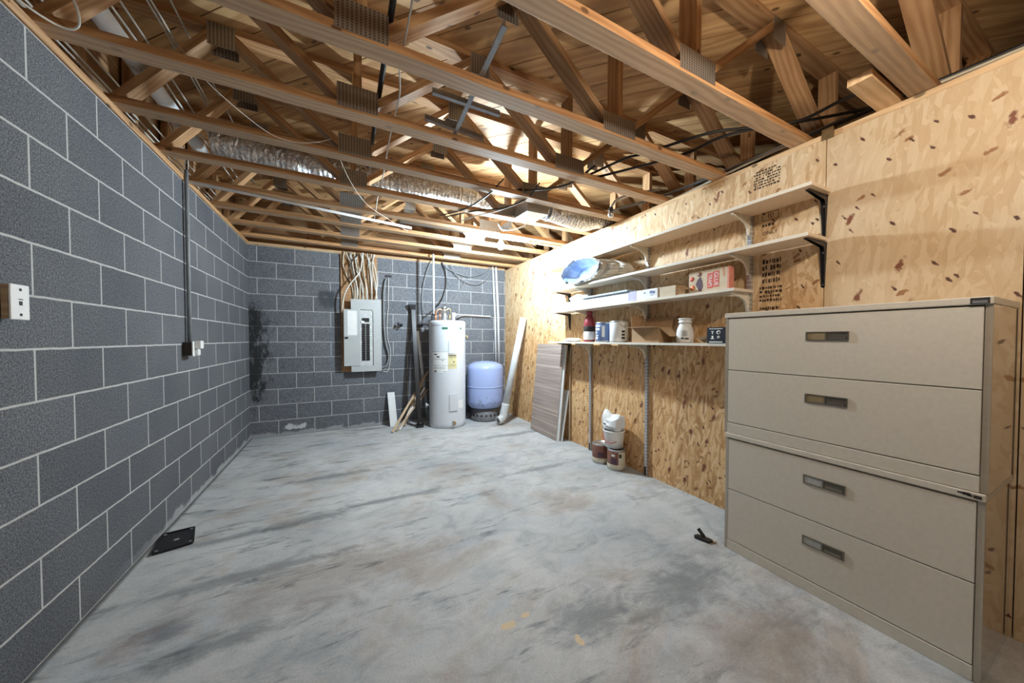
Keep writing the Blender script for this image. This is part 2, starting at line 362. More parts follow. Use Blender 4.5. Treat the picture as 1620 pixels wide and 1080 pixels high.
M['cable_cream'] = simple('cream_cable_jacket', (.60, .54, .42), .5); M['cable_grey'] = simple('grey_cable_jacket', (.22, .23, .24), .5)
M['pvc'] = simple('white_pvc', (.74, .75, .75), .35, 0, .05); M['pvcgrey'] = simple('grey_white_pvc', (.60, .615, .62), .4, 0, .08, 12)
M['shelf'] = simple('tan_shelf', (.74, .585, .42), .45, 0, .05); M['edge'] = simple('cream_edge', (.82, .76, .65), .4, 0, .03); M['white'] = simple('white_paint', (.78, .78, .77), .45, 0, .04)
M['shelfw'] = simple('pale_shelf', (.76, .66, .54), .42, 0, .05)
M['bracket'] = simple('cream_bracket', (.74, .69, .58), .4)
M['wh'] = simple('heater_enamel', (.62, .64, .68), .32, 0, .03); M['tank'] = None
M['paper'] = simple('label_paper', (.80, .80, .78), .7, 0, .03); M['yellow'] = simple('label_yellow', (.62, .55, .30), .7)
M['green'] = simple('label_green', (.02, .13, .08), .6); M['ink'] = simple('printed_ink', (.03, .025, .02), .7)
M['stamp'] = simple('stencil_ink', (.055, .03, .016), .8, 0, .5, 120)
M['grey'] = simple('panel_grey', (.47, .49, .49), .4, 0, .03); M['ltgrey'] = simple('deadfront_grey', (.55, .57, .57), .45)
M['copper'] = simple('copper', (.55, .28, .16), .3, .9); M['brass'] = simple('brass', (.45, .36, .2), .35, .9)
M['galv'] = simple('galvanised', (.50, .51, .52), .35, .85); M['tee'] = simple('steel_tee', (.30, .31, .32), .35, .6)
M['cardboard'] = simple('cardboard', (.46, .29, .155), .8, 0, .08); M['cardboard2'] = simple('cardboard_pale', (.62, .52, .38), .8, 0, .08)
M['red'] = simple('red_plastic', (.30, .03, .045), .4); M['redprint'] = simple('red_print', (.62, .10, .07), .6); M['orange'] = simple('orange_print', (.75, .25, .09), .6)
M['pinkprint'] = simple('coral_board', (.70, .27, .20), .6)
M['boxwhite'] = simple('box_white', (.80, .80, .80), .55, 0, .03); M['purple'] = simple('lavender_print', (.48, .46, .68), .6)
M['bluep'] = simple('blue_print', (.10, .16, .33), .5); M['lblue'] = simple('pale_blue_board', (.42, .50, .60), .45)
M['navy'] = simple('navy_board', (.012, .016, .026), .45); M['sack'] = simple('kraft_sack', (.62, .57, .49), .7, 0, .12, 18, .4)
M['brownlabel'] = simple('brown_label', (.24, .10, .07), .5); M['cream'] = simple('cream_label', (.66, .60, .46), .55); M['purp'] = simple('dark_plum_print', (.10, .05, .075), .6)
M['bucket'] = simple('white_plastic', (.82, .81, .78), .4, 0, .03); M['redwire'] = simple('red_grip', (.55, .06, .03), .5)
M['porcelain'] = simple('porcelain', (.80, .79, .76), .3); M['stick'] = wood('scrap_pine', (.62, .47, .31), (.42, .28, .16), knots=False)
M['grille'] = simple('dull_iron', (.16, .16, .165), .6, .3)
def striped():
    g = G('brown_striped_board', .5); u, v, _ = g.sep(g.n('UVMap').outputs[0])
    n = g.noise(g.comb(g.math('MULTIPLY', u, 1.2), g.math('MULTIPLY', v, 38.0), 0.0), 1.0, 3, .6)
    c = g.ramp(n, [(.3, (.25, .19, .16)), (.55, (.37, .295, .255)), (.72, (.44, .37, .325))])
    for z in (.055, .30, .345, .62, .90, .17, 1.05):
        k = g.math('SUBTRACT', 1.0, g.sstep(g.math('ABSOLUTE', g.math('SUBTRACT', v, z)), .0035, .007))
        c = g.mix(g.math('MULTIPLY', k, .85), c, (.62, .50, .42))
    return g.color(c)
M['striped'] = striped()
def tankpaint():
    g = G('blue_tank_enamel', .3); P = g.pos(); z = g.sep(P)[2]; n = g.noise(P, 16, 5, .7)
    m = g.math('MULTIPLY', g.sstep(n, .52, .68), g.math('SUBTRACT', 1.0, g.sstep(z, .25, .48)))
    return g.color(g.mix(m, (.36, .44, .72), (.13, .15, .22)))
M['tank'] = tankpaint()
def lining():
    g = G('blue_film', .18); g.bump(g.noise(g.pos(), 9, 3), .5, .02); n = g.noise(g.pos(), 7, 2)
    return g.color(g.ramp(n, [(.35, (.26, .36, .56)), (.65, (.66, .76, .88))]))
M['lining'] = lining()
# ------------------------------------------------------------------ the setting
struct('floor', MB().box(-.2, 4.95, -2.25, 5.42, -.12, 0), M['floor'])
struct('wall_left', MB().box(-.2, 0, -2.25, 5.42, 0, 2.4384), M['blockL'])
struct('wall_back', MB().box(0, 4.95, D, 5.42, 0, 2.4384), M['blockB'])
mb = MB()
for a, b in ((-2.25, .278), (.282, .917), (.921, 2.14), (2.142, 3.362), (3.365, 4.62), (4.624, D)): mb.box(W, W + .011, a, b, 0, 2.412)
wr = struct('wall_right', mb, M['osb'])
mb = MB()
for a in (-2.2, -1.6, -.98, -.37, .26, .90, 1.50, 2.12, 2.73, 3.34, 3.95, 4.60, 5.17): mb.beam((W + .0556, a, .038), (W + .0556, a, 2.406), .038, .089, (1, 0, 0))
struct('trim_1', mb, M['dark'])
struct('wall_front', MB().box(-.2, 4.95, -2.35, -2.25, 0, 3.1), simple('grey_front_wall', (.22, .22, .22), .8))
struct('wall_outer', MB().box(4.95, 5.05, -2.35, 5.42, 0, 3.1), M['dark'])
struct('trim_2', MB().beam((-.06, -2.25, 2.4574), (-.06, 5.42, 2.4574), .14, .038), M['wood'])
struct('trim_3', MB().beam((.012, 5.27, 2.4564), (3.55, 5.27, 2.4564), .14, .036), M['woodb'])
struct('trim_4', MB().beam((W + .044, -2.25, 2.4275), (W + .044, D, 2.4275), .089, .030), M['woodb'])
struct('trim_5', MB().beam((-.185, -2.25, 2.775), (-.185, 5.42, 2.775), .038, .59), M['wood'])
struct('trim_6', MB().beam((-.15, 5.38, 2.775), (4.95, 5.38, 2.775), .038, .59), M['wood'])
TILT = .0087
def ztilt(x, z): return z - TILT * x
# subfloor: diagonal boards, clipped to the footprint
def clip(poly, ax, val, keep_less):
    out = []
    for i, p in enumerate(poly):
        q = poly[(i + 1) % len(poly)]; fp = (p[ax] - val) * (1 if keep_less else -1); fq = (q[ax] - val) * (1 if keep_less else -1)
        if fp <= 0: out.append(p)
        if fp * fq < 0: t = fp / (fp - fq); out.append((p[0] + (q[0] - p[0]) * t, p[1] + (q[1] - p[1]) * t))
    return out
mb = MB(); bw = .168; s2 = math.sqrt(.5); k = -20
for k in range(-18, 62):
    a, b = 2.51 - 10 * bw + k * bw + .003, 2.51 - 10 * bw + (k + 1) * bw - .003
    P = [((a * s2 - t * s2), (a * s2 + t * s2)) for t in (-9, 9)] + [((b * s2 - t * s2), (b * s2 + t * s2)) for t in (9, -9)]
    for ax, val, le in ((0, -.2, 0), (0, 4.95, 1), (1, -2.3, 0), (1, 5.42, 1)):
        if len(P) > 2: P = clip(P, ax, val, le)
    if len(P) < 3: continue
    o = random.uniform(0, 30)
    uvf = lambda p: ((p[1] - p[0]) * s2 + o, (p[0] + p[1]) * s2 + o * .37)
    lo = [V((x, y, ztilt(x, 3.056))) for x, y in P]; hi = [V((x, y, ztilt(x, 3.074))) for x, y in P]
    ar = sum(P[i][0] * P[(i + 1) % len(P)][1] - P[(i + 1) % len(P)][0] * P[i][1] for i in range(len(P)))
    if ar > 0: lo.reverse(); P = P[::-1]; mb.face(lo, [uvf(p) for p in P])
    else: mb.face(lo, [uvf(p) for p in P]); hi = hi[::-1]
    n = len(lo); up = [V((p.x, p.y, p.z + .018)) for p in lo]
    for i in range(n):
        j = (i + 1) % n; mb.face([lo[i], up[i], up[j], lo[j]], [(o, 0), (o, .02), (o + 1, .02), (o + 1, 0)])
ceil = struct('ceiling', mb, M['plank'])
struct('ceiling_backing', MB().hexa([V((x, y, ztilt(x, z))) for y in (-2.3, 5.42) for x, z in ((-.2, 3.078), (4.95, 3.078), (4.95, 3.11), (-.2, 3.11))]), M['dark'], ceil)
# ------------------------------------------------------------------ floor trusses, one every 19.2 inches
def make_truss(y, label):
    t = thing('floor_truss', label, 'truss', (0, y, 2.476), 'pine floor trusses overhead')
    base = V((0, y, 2.476))
    def P(x, z, yy=0): return base + V((x, yy, z))
    X0, X1 = -.16, 4.93
    def prismweb(x0, x1, z0=.038, z1=.540):
        L = math.hypot(x1 - x0, z1 - z0); hw = .019 * L / (z1 - z0); m = MB()
        c0 = [P(x0 - hw, z0, 0), P(x0 - hw, z0, .089), P(x0 + hw, z0, .089), P(x0 + hw, z0, 0)]
        c1 = [P(x1 - hw, z1, 0), P(x1 - hw, z1, .089), P(x1 + hw, z1, .089), P(x1 + hw, z1, 0)]
        return m.hexa(c0 + c1, L, .089, .038, random.uniform(0, 9))
    def chord(z0, z1):
        c = lambda x: [P(x, z0, 0), P(x, z0, .089), P(x, z1, .089), P(x, z1, 0)]
        return MB().hexa(c(X0) + c(X1), X1 - X0, .089, .038, random.uniform(0, 9))
    obj('bottom_chord', chord(0, .038), M['chord'], t, bevel=.002); obj('top_chord', chord(.540, .578), M['wood'], t)
    for a, b in ((.03, .42), (1.09, .48), (1.14, 1.14), (1.19, 1.805), (2.48, 1.865), (2.53, 2.53), (2.58, 3.19), (3.87, 3.25), (3.92, 3.92), (3.97, 4.57), (-.135, -.135), (4.9, 4.63)):
        obj('web', prismweb(a, b), M['wood'], t)
    for x, w, z0, z1 in ((.45, .062, .445, .572), (1.14, .1, .012, .135), (1.835, .062, .445, .572), (2.53, .125, .012, .118), (3.22, .062, .445, .572), (3.92, .1, .012, .135)):
        for ya, yb in ((-.0016, 0), (.089, .0906)):
            obj('nail_plate', MB().box(x - w, x + w, y + ya, y + yb, base.z + z0, base.z + z1), M['plate'], t)
    t.rotation_euler = (0, TILT, 0)
    return t
TL = ['pine floor truss over the camera with the second lamp under it', 'pine floor truss nearest the camera, above the tall filing cabinet', 'second pine floor truss, ending above the black shelf brackets', 'pine floor truss under the near end of the steel grid tees', 'pine floor truss under the far end of the steel grid tees', 'pine floor truss just in front of the foil duct boot', 'pine floor truss between the boot and the long foil duct', 'pine floor truss that holds the lit bulb', 'pine floor truss just behind the lit bulb', 'second to last pine floor truss before the block end wall', 'last pine floor truss, beside the block end wall']
for i, lb in enumerate(TL): make_truss(.52 + .4877 * (i - 1), lb)
# short blocks at the right-hand bearing of the nearest truss
o = obj('lumber_block', MB().beam((3.20, .675, 2.463), (3.64, .675, 2.4595), .085, .036), M['woodb'], at=(3.42, .675, 2.44), bevel=.002)
tag(o, 'short light pine block lying beside the nearest truss on the wall top', 'lumber')
# ------------------------------------------------------------------ lamps
def lamp(x, y, label, col, k):
    z = ztilt(x, 2.476); t = thing('ceiling_lamp', label, 'lamp', (x, y, z))
    obj('lampholder', MB().lathe([(.012, -.045), (.024, -.045), (.026, -.032), (.026, -.032), (.05, -.014), (.056, -.001)], (x, y, z), 24), M['porcelain'], t)
    b = obj('bulb', MB().lathe([(.0005, -.170), (.016, -.166), (.030, -.155), (.0385, -.136), (.039, -.122), (.034, -.10), (.023, -.082), (.014, -.066), (.013, -.046)], (x, y, z), 20), emit('bulb_glow', col, k), t)
    return t
lamp(2.68, 3.49, 'lit bare bulb in a white lampholder under a far truss', (.72, .885, 1.0), 3550)
lamp(2.36, .08, 'warm bare bulb in a white lampholder above the filing cabinet', (1.0, .89, .74), 650)
# ------------------------------------------------------------------ filing cabinets
def cabinet(z0, z1, y0, y1, drawers, label, tan):
    t = thing('filing_cabinet', label, 'cabinet', (3.33, (y0 + y1) / 2, z0), 'stacked lateral filing cabinets')
    xf, xb = 3.11, 3.549
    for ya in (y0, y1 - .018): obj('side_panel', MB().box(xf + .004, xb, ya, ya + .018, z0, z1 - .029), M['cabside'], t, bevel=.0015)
    m = MB(); m.box(xf + .022, xb, y0 + .0185, y1 - .0185, z0 + .03, z1 - .031)
    obj('carcass', m, M['cab'], t)
    obj('top', MB().box(xf - .004, xb, y0 - .001, y1 + .001, z1 - .0285, z1), M['cab'], t, bevel=.004)
    zb = drawers[-1][0] - .004
    obj('base_rail', MB().box(xf, xf + .02, y0 + .0186, y1 - .0186, z0, zb), M['cab'], t, bevel=.002)
    for (a, b, hz) in drawers:
        d = obj('drawer', MB().box(xf + .002, xf + .0215, y0 + .020, y1 - .020, a, b), M['cab'], t, bevel=.002)
        ha, hb, h0, h1 = .662, .820, hz - .0215, hz + .0215; x = xf + .0015; m = MB()
        m.box(x - .004, x, ha, hb, h0, h0 + .005); m.box(x - .004, x, ha, hb, h1 - .005, h1)
        for e in (ha, hb - .005, (ha + hb) / 2): m.box(x - .004, x, e, e + .005, h0 + .005, h1 - .005)
        obj('handle_frame', m, M['chrome'], d)
        mid = (ha + hb) / 2
        obj('label_card', MB().box(x - .002, x, mid + .005, hb - .005, h0 + .005, h1 - .005), M['card'] if tan else M['card2'], d)
        obj('pull_recess', MB().box(x - .001, x, ha + .005, mid, h0 + .005, h1 - .005), M['recess'], d)
        obj('pull_lip', MB().box(x - .0035, x - .001, ha + .012, mid - .006, h0 + .006, h0 + .018), M['chrome'], d)
    return t
lowcab = cabinet(0.0, .699, .290, 1.204, ((.365, .664, .561), (.060, .361, .255)), 'lower beige two-drawer lateral filing cabinet standing on the concrete', False)
upcab = cabinet(.7005, 1.411, .286, 1.213, ((1.076, 1.377, 1.272), (.764, 1.072, .966)), 'upper beige two-drawer lateral filing cabinet stacked on the lower one', True)
m = MB().box(3.103, 3.106, .293, .335, 1.385, 1.407); pl = obj('maker_plate', m, M['ink'], upcab); obj('plate_face', MB().box(3.1022, 3.1032, .298, .330, 1.3875, 1.397), M['galv'], pl)
m = MB()
for a, b, c, d in ((.298, .316, .679, .690), (.318, .33, .682, .688), (.322, .340, .684, .693), (.336, .352, .686, .691)): m.box(3.1045, 3.106, a, b, c, d)
obj('sticker_residue', m, M['ink'], lowcab)
# ------------------------------------------------------------------ shelving on the right wall
def standard(y, z0, z1, label, foot=True):
    t = thing('shelf_standard', label, 'shelf rail', (3.543, y, z0), 'slotted steel shelf standards')
    m = MB(); m.beam((3.5432, y, z0), (3.5432, y, z1), .026, .027, (-1, 0, 0)); obj('rail', m, M['slot'], t)
    if foot: obj('end_clip', MB().box(3.527, 3.5295, y - .006, y + .0135, z0 + .005, z0 + .085), M['blackm'], t)
    return t
standard(2.945, 0.001, 2.13, 'far slotted steel shelf standard, beside the leaning brown boards')
standard(2.164, 0.001, 2.13, 'middle slotted steel shelf standard, right of the white bucket')
standard(1.309, 1.416, 2.13, 'near slotted steel shelf standard, above the filing cabinet', False)
SH = [('top', .884, 3.47, 2.085, 2.104, 'shelf'), ('second', .896, 3.45, 1.818, 1.837, 'shelf'), ('third', 1.275, 3.46, 1.570, 1.589, 'shelfw'), ('lowest', 1.232, 3.46, 1.210, 1.228, 'shelfw')]
SLAB = {'top': 'topmost long cream shelf board, empty, just under the ceiling', 'second': 'second cream shelf board from the top, carrying the torn sack', 'third': 'third shelf board from the top, carrying the long white carton and glue trap box', 'lowest': 'lowest white shelf board, carrying cans, carton and jug'}
for nm, ya, yb, z0, z1, mt in SH:
    o = obj('shelf_board', MB().box(3.3036, 3.5285, ya, yb, z0, z1), M[mt], at=(3.42, (ya + yb) / 2, z0), bevel=.0015)
    tag(o, SLAB[nm], 'shelf', 'wall shelf boards')
    obj('edge_band', MB().box(3.302, 3.3034, ya, yb, z0, z1), M['edge'], o, label='cream edge banding')
def bracket(y, zt, label):
    t = thing('shelf_bracket', label, 'bracket', (3.53, y, zt), 'cream shelf brackets')
    X = 3.5285; m = MB(); poly = [(X, zt - .001), (3.325, zt - .001), (3.325, zt - .012)]
    for k in range(9):
        a = PI / 2 * k / 8; poly.append((3.50 - .17 * math.cos(a) + .0 , zt - .016 - .020 * (1 - math.cos(a)) - .075 * (1 - math.cos(a)) * math.sin(a))) if k < 3 else None
    poly += [(3.42, zt - .030), (3.475, zt - .052), (3.503, zt - .085), (3.512, zt - .125), (X, zt - .125)]
    pts = [(x, y - .007, z) for x, z in poly]
    obj('arm', m.prism(pts, (0, .014, 0)), M['bracket'], t)
    obj('hook_plate', MB().box(X - .006, X, y - .0095, y + .0095, zt - .15, zt - .128), M['galv'], t)
BN = {2.945: 'far standard', 2.164: 'middle standard', 1.309: 'near standard'}
for nm, ya, yb, z0, z1, mt in SH:
    for y in BN:
        if nm == 'lowest' and y == 1.309: continue
        bracket(y, z0, 'cream bracket under the %s shelf on the %s' % (nm, BN[y]))
def lbracket(y, zt, leg, arm, label):
    t = thing('black_bracket', label, 'bracket', (3.55, y, zt), 'black steel shelf brackets')
    X = W - .0005; m = MB()
    for s in (-1, 1):
        m.prism([(X, y + s * .010 - .0015, zt - .0005), (X - arm, y + s * .008 - .0015, zt - .0005), (X - arm, y + s * .008 - .0015, zt - .006), (X - .03, y + s * .010 - .0015, zt - .03), (X - .022, y + s * .010 - .0015, zt - .05), (X - .006, y + s * .006 - .0015, zt - leg), (X, y + s * .006 - .0015, zt - leg)], (0, .003, 0))
    obj('rib', m, M['blackm'], t)
    m = MB(); m.hexa([(X - .003, y - .014, zt - .002), (X, y - .014, zt - .002), (X, y + .014, zt - .002), (X - .003, y + .014, zt - .002), (X - .003, y - .007, zt - leg), (X, y - .007, zt - leg), (X, y + .007, zt - leg), (X - .003, y + .007, zt - leg)])
    m.hexa([(X, y - .014, zt - .0035), (X, y + .014, zt - .0035), (X, y + .014, zt - .0005), (X, y - .014, zt - .0005), (X - arm, y - .008, zt - .0035), (X - arm, y + .008, zt - .0035), (X - arm, y + .008, zt - .0005), (X - arm, y - .008, zt - .0005)])
    m.cyl((X - .003, y, zt - leg), (X, y, zt - leg), .007, 12)
    obj('leg_and_arm', m, M['blackm'], t)
    for dz, r in ((.06, .005), (leg - .01, .0035)): obj('screw', MB().cyl((X - .006, y, zt - dz), (X - .002, y, zt - dz), r, 10), M['galv'], t)
lbracket(.922, 2.085, .245, .205, 'upper black steel bracket at the near end of the topmost shelf')
lbracket(.922, 1.818, .255, .215, 'black steel bracket at the near end of the second shelf')
lbracket(3.35, 1.818, .20, .20, 'black steel bracket at the far end of the second shelf')
lbracket(3.35, 1.570, .20, .20, 'black steel bracket at the far end of the third shelf')
lbracket(3.35, 1.210, .20, .20, 'black steel bracket at the far end of the lowest shelf')
# inked marks on the sheets
def stampline(y0, y1, z0, z1, n, name='ink_stamp'):
    rnd = random.Random(int(z0 * 1000)); m = MB()
    for r in range(n):
        zz = z1 - (z1 - z0) * (r + .5) / n; h = (z1 - z0) / n * .40; y = y1
        while y > y0:
            w = rnd.uniform(.004, .016)
            if rnd.random() < .9: m.box(W - .0006, W - .0001, max(y - w, y0), y, zz - h * rnd.uniform(.5, 1), zz + h * rnd.uniform(.5, 1))
            y -= w + rnd.uniform(.002, .007)
    return obj(name, m, M['stamp'], wr)
stampline(1.145, 1.30, 2.26, 2.385, 7); stampline(1.135, 1.24, 1.62, 1.79, 4); stampline(1.125, 1.255, 1.50, 1.61, 4); stampline(1.14, 1.25, 1.445, 1.475, 1)
stampline(1.16, 1.245, 1.995, 2.02, 1)
m = MB()
for a, b, c, d in ((1.152, 1.246, 2.038, 2.041), (1.152, 1.246, 2.087, 2.090), (1.152, 1.155, 2.041, 2.087), (1.243, 1.246, 2.041, 2.087)): m.box(W - .0006, W - .0001, a, b, c, d)
obj('ink_frame', m, M['stamp'], wr)
text('ink_number', '10', .04, M['stamp'], wr, (W - .0005, 1.199, 2.064), (0, -1, 0), (0, 0, 1))
text('ink_word', 'ONLY', .033, M['stamp'], wr, (W - .0005, 1.20, 1.955), (0, -1, 0), (0, 0, 1))
# ------------------------------------------------------------------ things on the shelves
# torn sack with a blue film lining, second shelf
t = thing('torn_sack', 'open torn paper sack with blue film lining on the second shelf', 'sack', (3.4, 2.8, 1.838))
def sackring(cx, cy, cz, ry, rz, n=28, j=.012, seed=0):
    P = []
    for k in range(n):
        a = 2 * PI * k / n; q = 1 + j * 6 * (mnoise.noise(V((math.cos(a) * 2.2 + seed, math.sin(a) * 2.2, seed * 1.7))))
        y = cy - ry * math.cos(a) * q; z = cz + rz * math.sin(a) * q
        P.append(V((cx + .02 * mnoise.noise(V((a * 2, seed, 4))), y, max(1.8425, z))))
    return P
def loft(rings, m, flip=False):
    for a, b in zip(rings, rings[1:]):
        n = len(a)
        for k in range(n):
            j = (k + 1) % n; q = [a[k], a[j], b[j], b[k]]
            m.face(q[::-1] if flip else q, None, True)
    return m
R = [sackring(3.272, 2.825, 1.972, .315, .125, seed=1), sackring(3.31, 2.80, 1.955, .335, .115, seed=1.2), sackring(3.38, 2.74, 1.945, .40, .115, seed=1.5), sackring(3.44, 2.66, 1.925, .40, .095, seed=2), sackring(3.50, 2.58, 1.89, .30, .05, seed=2.4), sackring(3.515, 2.56, 1.87, .05, .012, seed=3)]
o = obj('paper_outer', loft(R, MB()), M['sack'], t)
s_ = o.modifiers.new('thick', 'SOLIDIFY'); s_.thickness = .003
R2 = [sackring(3.268, 2.825, 1.972, .307, .119, seed=1), sackring(3.33, 2.81, 1.962, .28, .098, seed=1.2), sackring(3.40, 2.79, 1.95, .24, .085, seed=1.6), sackring(3.44, 2.77, 1.94, .14, .05, seed=2), sackring(3.45, 2.77, 1.94, .02, .01, seed=2)]
obj('film_lining', loft(R2, MB(), True), M['lining'], t)
for run in ((8, 9), (13, 14, 15, 16, 17), (20, 21), (26, 27, 0)):
    P_ = [R[0][k % 28] + V((-.004, 0, 0)) for k in list(run) + [run[-1] + 1]]
    for p in P_: p.z = max(p.z, 1.8525)
    obj('torn_edge', MB().tube(P_, [.007 + .004 * (k % 3) for k in range(len(P_))], 6), M['cable_grey'], t)
# long white carton, third shelf
Z3 = 1.5895
t = thing('long_carton', 'long white carton with a lavender band lying on the third shelf', 'box', (3.40, 2.5, Z3))
obj('body', MB().box(3.325, 3.47, 1.88, 3.20, Z3, Z3 + .083), M['boxwhite'], t, bevel=.002)
obj('printed_band', MB().box(3.3235, 3.4715, 2.10, 2.19, Z3 + .0005, Z3 + .0842), M['purple'], t)
m = MB()
for a, b, c, d in ((1.905, 1.925, .042, .062), (1.93, 1.955, .046, .066), (1.915, 1.95, .030, .034), (2.0, 2.015, .05, .06)): m.box(3.3235, 3.326, a, b, Z3 + c, Z3 + d)
obj('printed_mark', m, M['bluep'], t)
t = thing('brown_carton', 'small brown open-ended carton beside the long white carton on the third shelf', 'box', (3.4, 1.77, Z3))
m = MB().box(3.332, 3.45, 1.72, 1.872, Z3, Z3 + .082); obj('body', m, M['cardboard2'], t, bevel=.001)
m = MB().hexa([(3.332, 1.718, Z3 + .001), (3.332, 1.718, Z3 + .08), (3.335, 1.718, Z3 + .08), (3.335, 1.718, Z3 + .001), (3.345, 1.655, Z3 + .001), (3.36, 1.66, Z3 + .07), (3.363, 1.66, Z3 + .07), (3.348, 1.655, Z3 + .001)])
m.hexa([(3.334, 1.718, Z3 + .079), (3.45, 1.718, Z3 + .079), (3.45, 1.718, Z3 + .082), (3.334, 1.718, Z3 + .082), (3.35, 1.665, Z3 + .045), (3.45, 1.665, Z3 + .045), (3.45, 1.665, Z3 + .048), (3.35, 1.665, Z3 + .048)])
obj('flap', m, M['cardboard'], t)
t = thing('flat_panel', 'thin pale blue flat panel lying on top of the long white carton', 'panel', (3.40, 2.45, Z3 + .085))
obj('panel', MB().box(3.315, 3.46, 2.19, 2.80, Z3 + .0865, Z3 + .108), M['lblue'], t, bevel=.003); obj('edge', MB().box(3.314, 3.316, 2.195, 2.795, Z3 + .088, Z3 + .094), M['navy'], t)
t = thing('crumpled_paper', 'crumpled white paper wrap at the far end of the long white carton', 'paper', (3.40, 3.1, Z3))
R = [sackring(3.31, 3.08, Z3 + .06, .16, .085, seed=5, j=.02), sackring(3.32, 3.05, Z3 + .08, .20, .09, seed=5.4, j=.02)]
def blob(c, r, seed, j=.35, n=20, m_=10, zmin=None):
    B = MB(); c = V(c); rows = []
    for i in range(m_ + 1):
        th = PI * i / m_; row = []
        for k in range(n):
            a = 2 * PI * k / n; d = V((math.sin(th) * math.cos(a), math.sin(th) * math.sin(a), math.cos(th)))
            q = 1 + j * mnoise.noise(d * 1.9 + V((seed, seed * 2, 0))); p = c + V((d.x * r[0] * q, d.y * r[1] * q, d.z * r[2] * q))
            if zmin is not None: p.z = max(p.z, zmin)
            row.append(p)
        rows.append(row)
    for i in range(m_):
        for k in range(n):
            j2 = (k + 1) % n; B.face([rows[i][k], rows[i + 1][k], rows[i + 1][j2], rows[i][j2]], None, False)
    return B
obj('sheet', blob((3.41, 2.99, Z3 + .125), (.08, .15, .035), 3, zmin=Z3 + .0845), M['paper'], t)
# glue trap box, third shelf
t = thing('trap_box', 'red and tan glue trap box standing on the third shelf', 'box', (3.43, 1.52, Z3))
obj('carton', MB().box(3.395, 3.45, 1.362, 1.655, Z3, Z3 + .165), M['cardboard2'], t, bevel=.001)
X = 3.394; m = MB().box(3.3942, 3.4508, 1.3605, 1.372, Z3 + .0005, Z3 + .1655); obj('end_panel', m, M['pinkprint'], t)
m = MB(); m.box(X, X + .0006, 1.428, 1.470, Z3 + .035, Z3 + .145); m.box(X, X + .0006, 1.472, 1.512, Z3 + .03, Z3 + .138); obj('word_panel', m, M['redprint'], t)
text('lettering', 'GLUE', .042, M['boxwhite'], t, (X - .0004, 1.449, Z3 + .09), (0, 0, -1), (0, -1, 0), sx=.95)
text('lettering', 'TRAPS', .038, M['boxwhite'], t, (X - .0004, 1.492, Z3 + .084), (0, 0, -1), (0, -1, 0), sx=.80)
text('lettering', 'NOW', .022, M['orange'], t, (X - .0004, 1.398, Z3 + .13), (0, 0, -1), (0, -1, 0))
obj('trap_picture', MB().prism([(X - .0003, y, Z3 + z) for y, z in ((1.565, .125), (1.585, .105), (1.60, .07), (1.575, .022), (1.555, .018), (1.545, .05), (1.55, .09))], (.0012, 0, 0)), M['purp'], t)
m = MB().lathe([(.0, -.0006), (.017, -.0006), (.017, .0006), (0, .0006)], (0, 0, 0), 14); m.v = [V((X - .0002 + v.z * .3, 1.63 + v.x, Z3 + .115 + v.y)) for v in m.v]; obj('printed_seal', m, M['redprint'], t)
m = MB().lathe([(.0, -.0006), (.020, -.0006), (.020, .0006), (0, .0006)], (0, 0, 0), 14); m.v = [V((X - .0002 + v.z * .3, 1.625 + v.x, Z3 + .05 + v.y)) for v in m.v]; obj('printed_seal', m, M['orange'], t)
m = MB().lathe([(.0, -.0006), (.016, -.0006), (.016, .0006), (0, .0006)], (0, 0, 0), 12); m.v = [V((X - .0002 + v.z * .3, 1.572 + v.x * 1.2, Z3 + .142 + v.y)) for v in m.v]; obj('insect_picture', m, M['brownlabel'], t)
# lowest shelf
Z4 = 1.2285
t = thing('folded_rag', 'folded white cloth at the far end of the lowest shelf', 'cloth', (3.38, 3.07, Z4))
obj('cloth', blob((3.38, 3.07, Z4 + .018), (.055, .14, .022), 11, .3, zmin=Z4), M['paper'], t)
t = thing('red_bottle', 'dark red bottle with a black and white label on the lowest shelf', 'bottle', (3.43, 2.84, Z4))
obj('body', MB().lathe([(.055, 0), (.06, .006), (.06, .18), (.057, .21), (.04, .26), (.027, .285), (.026, .295)], (3.43, 2.84, Z4), 24), M['red'], t)
obj('cap', MB().lathe([(.03, .294), (.03, .325), (.026, .33)], (3.43, 2.84, Z4), 20), M['red'], t)
obj('label_band', MB().lathe([(.0605, .11), (.0612, .112), (.0612, .165), (.0605, .167)], (3.43, 2.84, Z4), 24), M['ink'], t)
obj('label_band', MB().lathe([(.0605, .022), (.0612, .024), (.0612, .108), (.0605, .109)], (3.43, 2.84, Z4), 24), M['paper'], t)
t = thing('paint_can', 'blue-labelled paint can on the lowest shelf left of the white can', 'paint can', (3.41, 2.585, Z4))
c = (3.41, 2.585, Z4)
obj('can', MB().lathe([(.082, 0), (.084, .003), (.083, .008), (.083, .186), (.085, .19), (.084, .196), (.078, .197), (.078, .192), (0, .191)], c, 32), M['galv'], t)
obj('label_wrap', MB().lathe([(.0834, .012), (.084, .013), (.084, .182), (.0834, .183)], c, 32), M['bluep'], t)
m = MB()
for i, (a0, a1, z0, z1) in enumerate(((-215, -160, .15, .168), (-215, -165, .118, .138), (-213, -190, .085, .105), (-212, -175, .06, .07), (-212, -180, .03, .052), (-150, -130, .05, .16))): m.cylpatch(c, .0841, math.radians(a0), math.radians(a1), z0 + Z4 * 0, z1, .0005, 5)
obj('label_print', m, M['paper'], t)
t = thing('paint_can', 'plain white paint can on the lowest shelf right of the blue-labelled can', 'paint can', (3.41, 2.385, Z4))
c = (3.41, 2.385, Z4)
obj('can', MB().lathe([(.083, 0), (.085, .003), (.084, .008), (.084, .188), (.086, .192), (.085, .199), (.079, .2), (.079, .195), (0, .194)], c, 32), M['galv'], t)
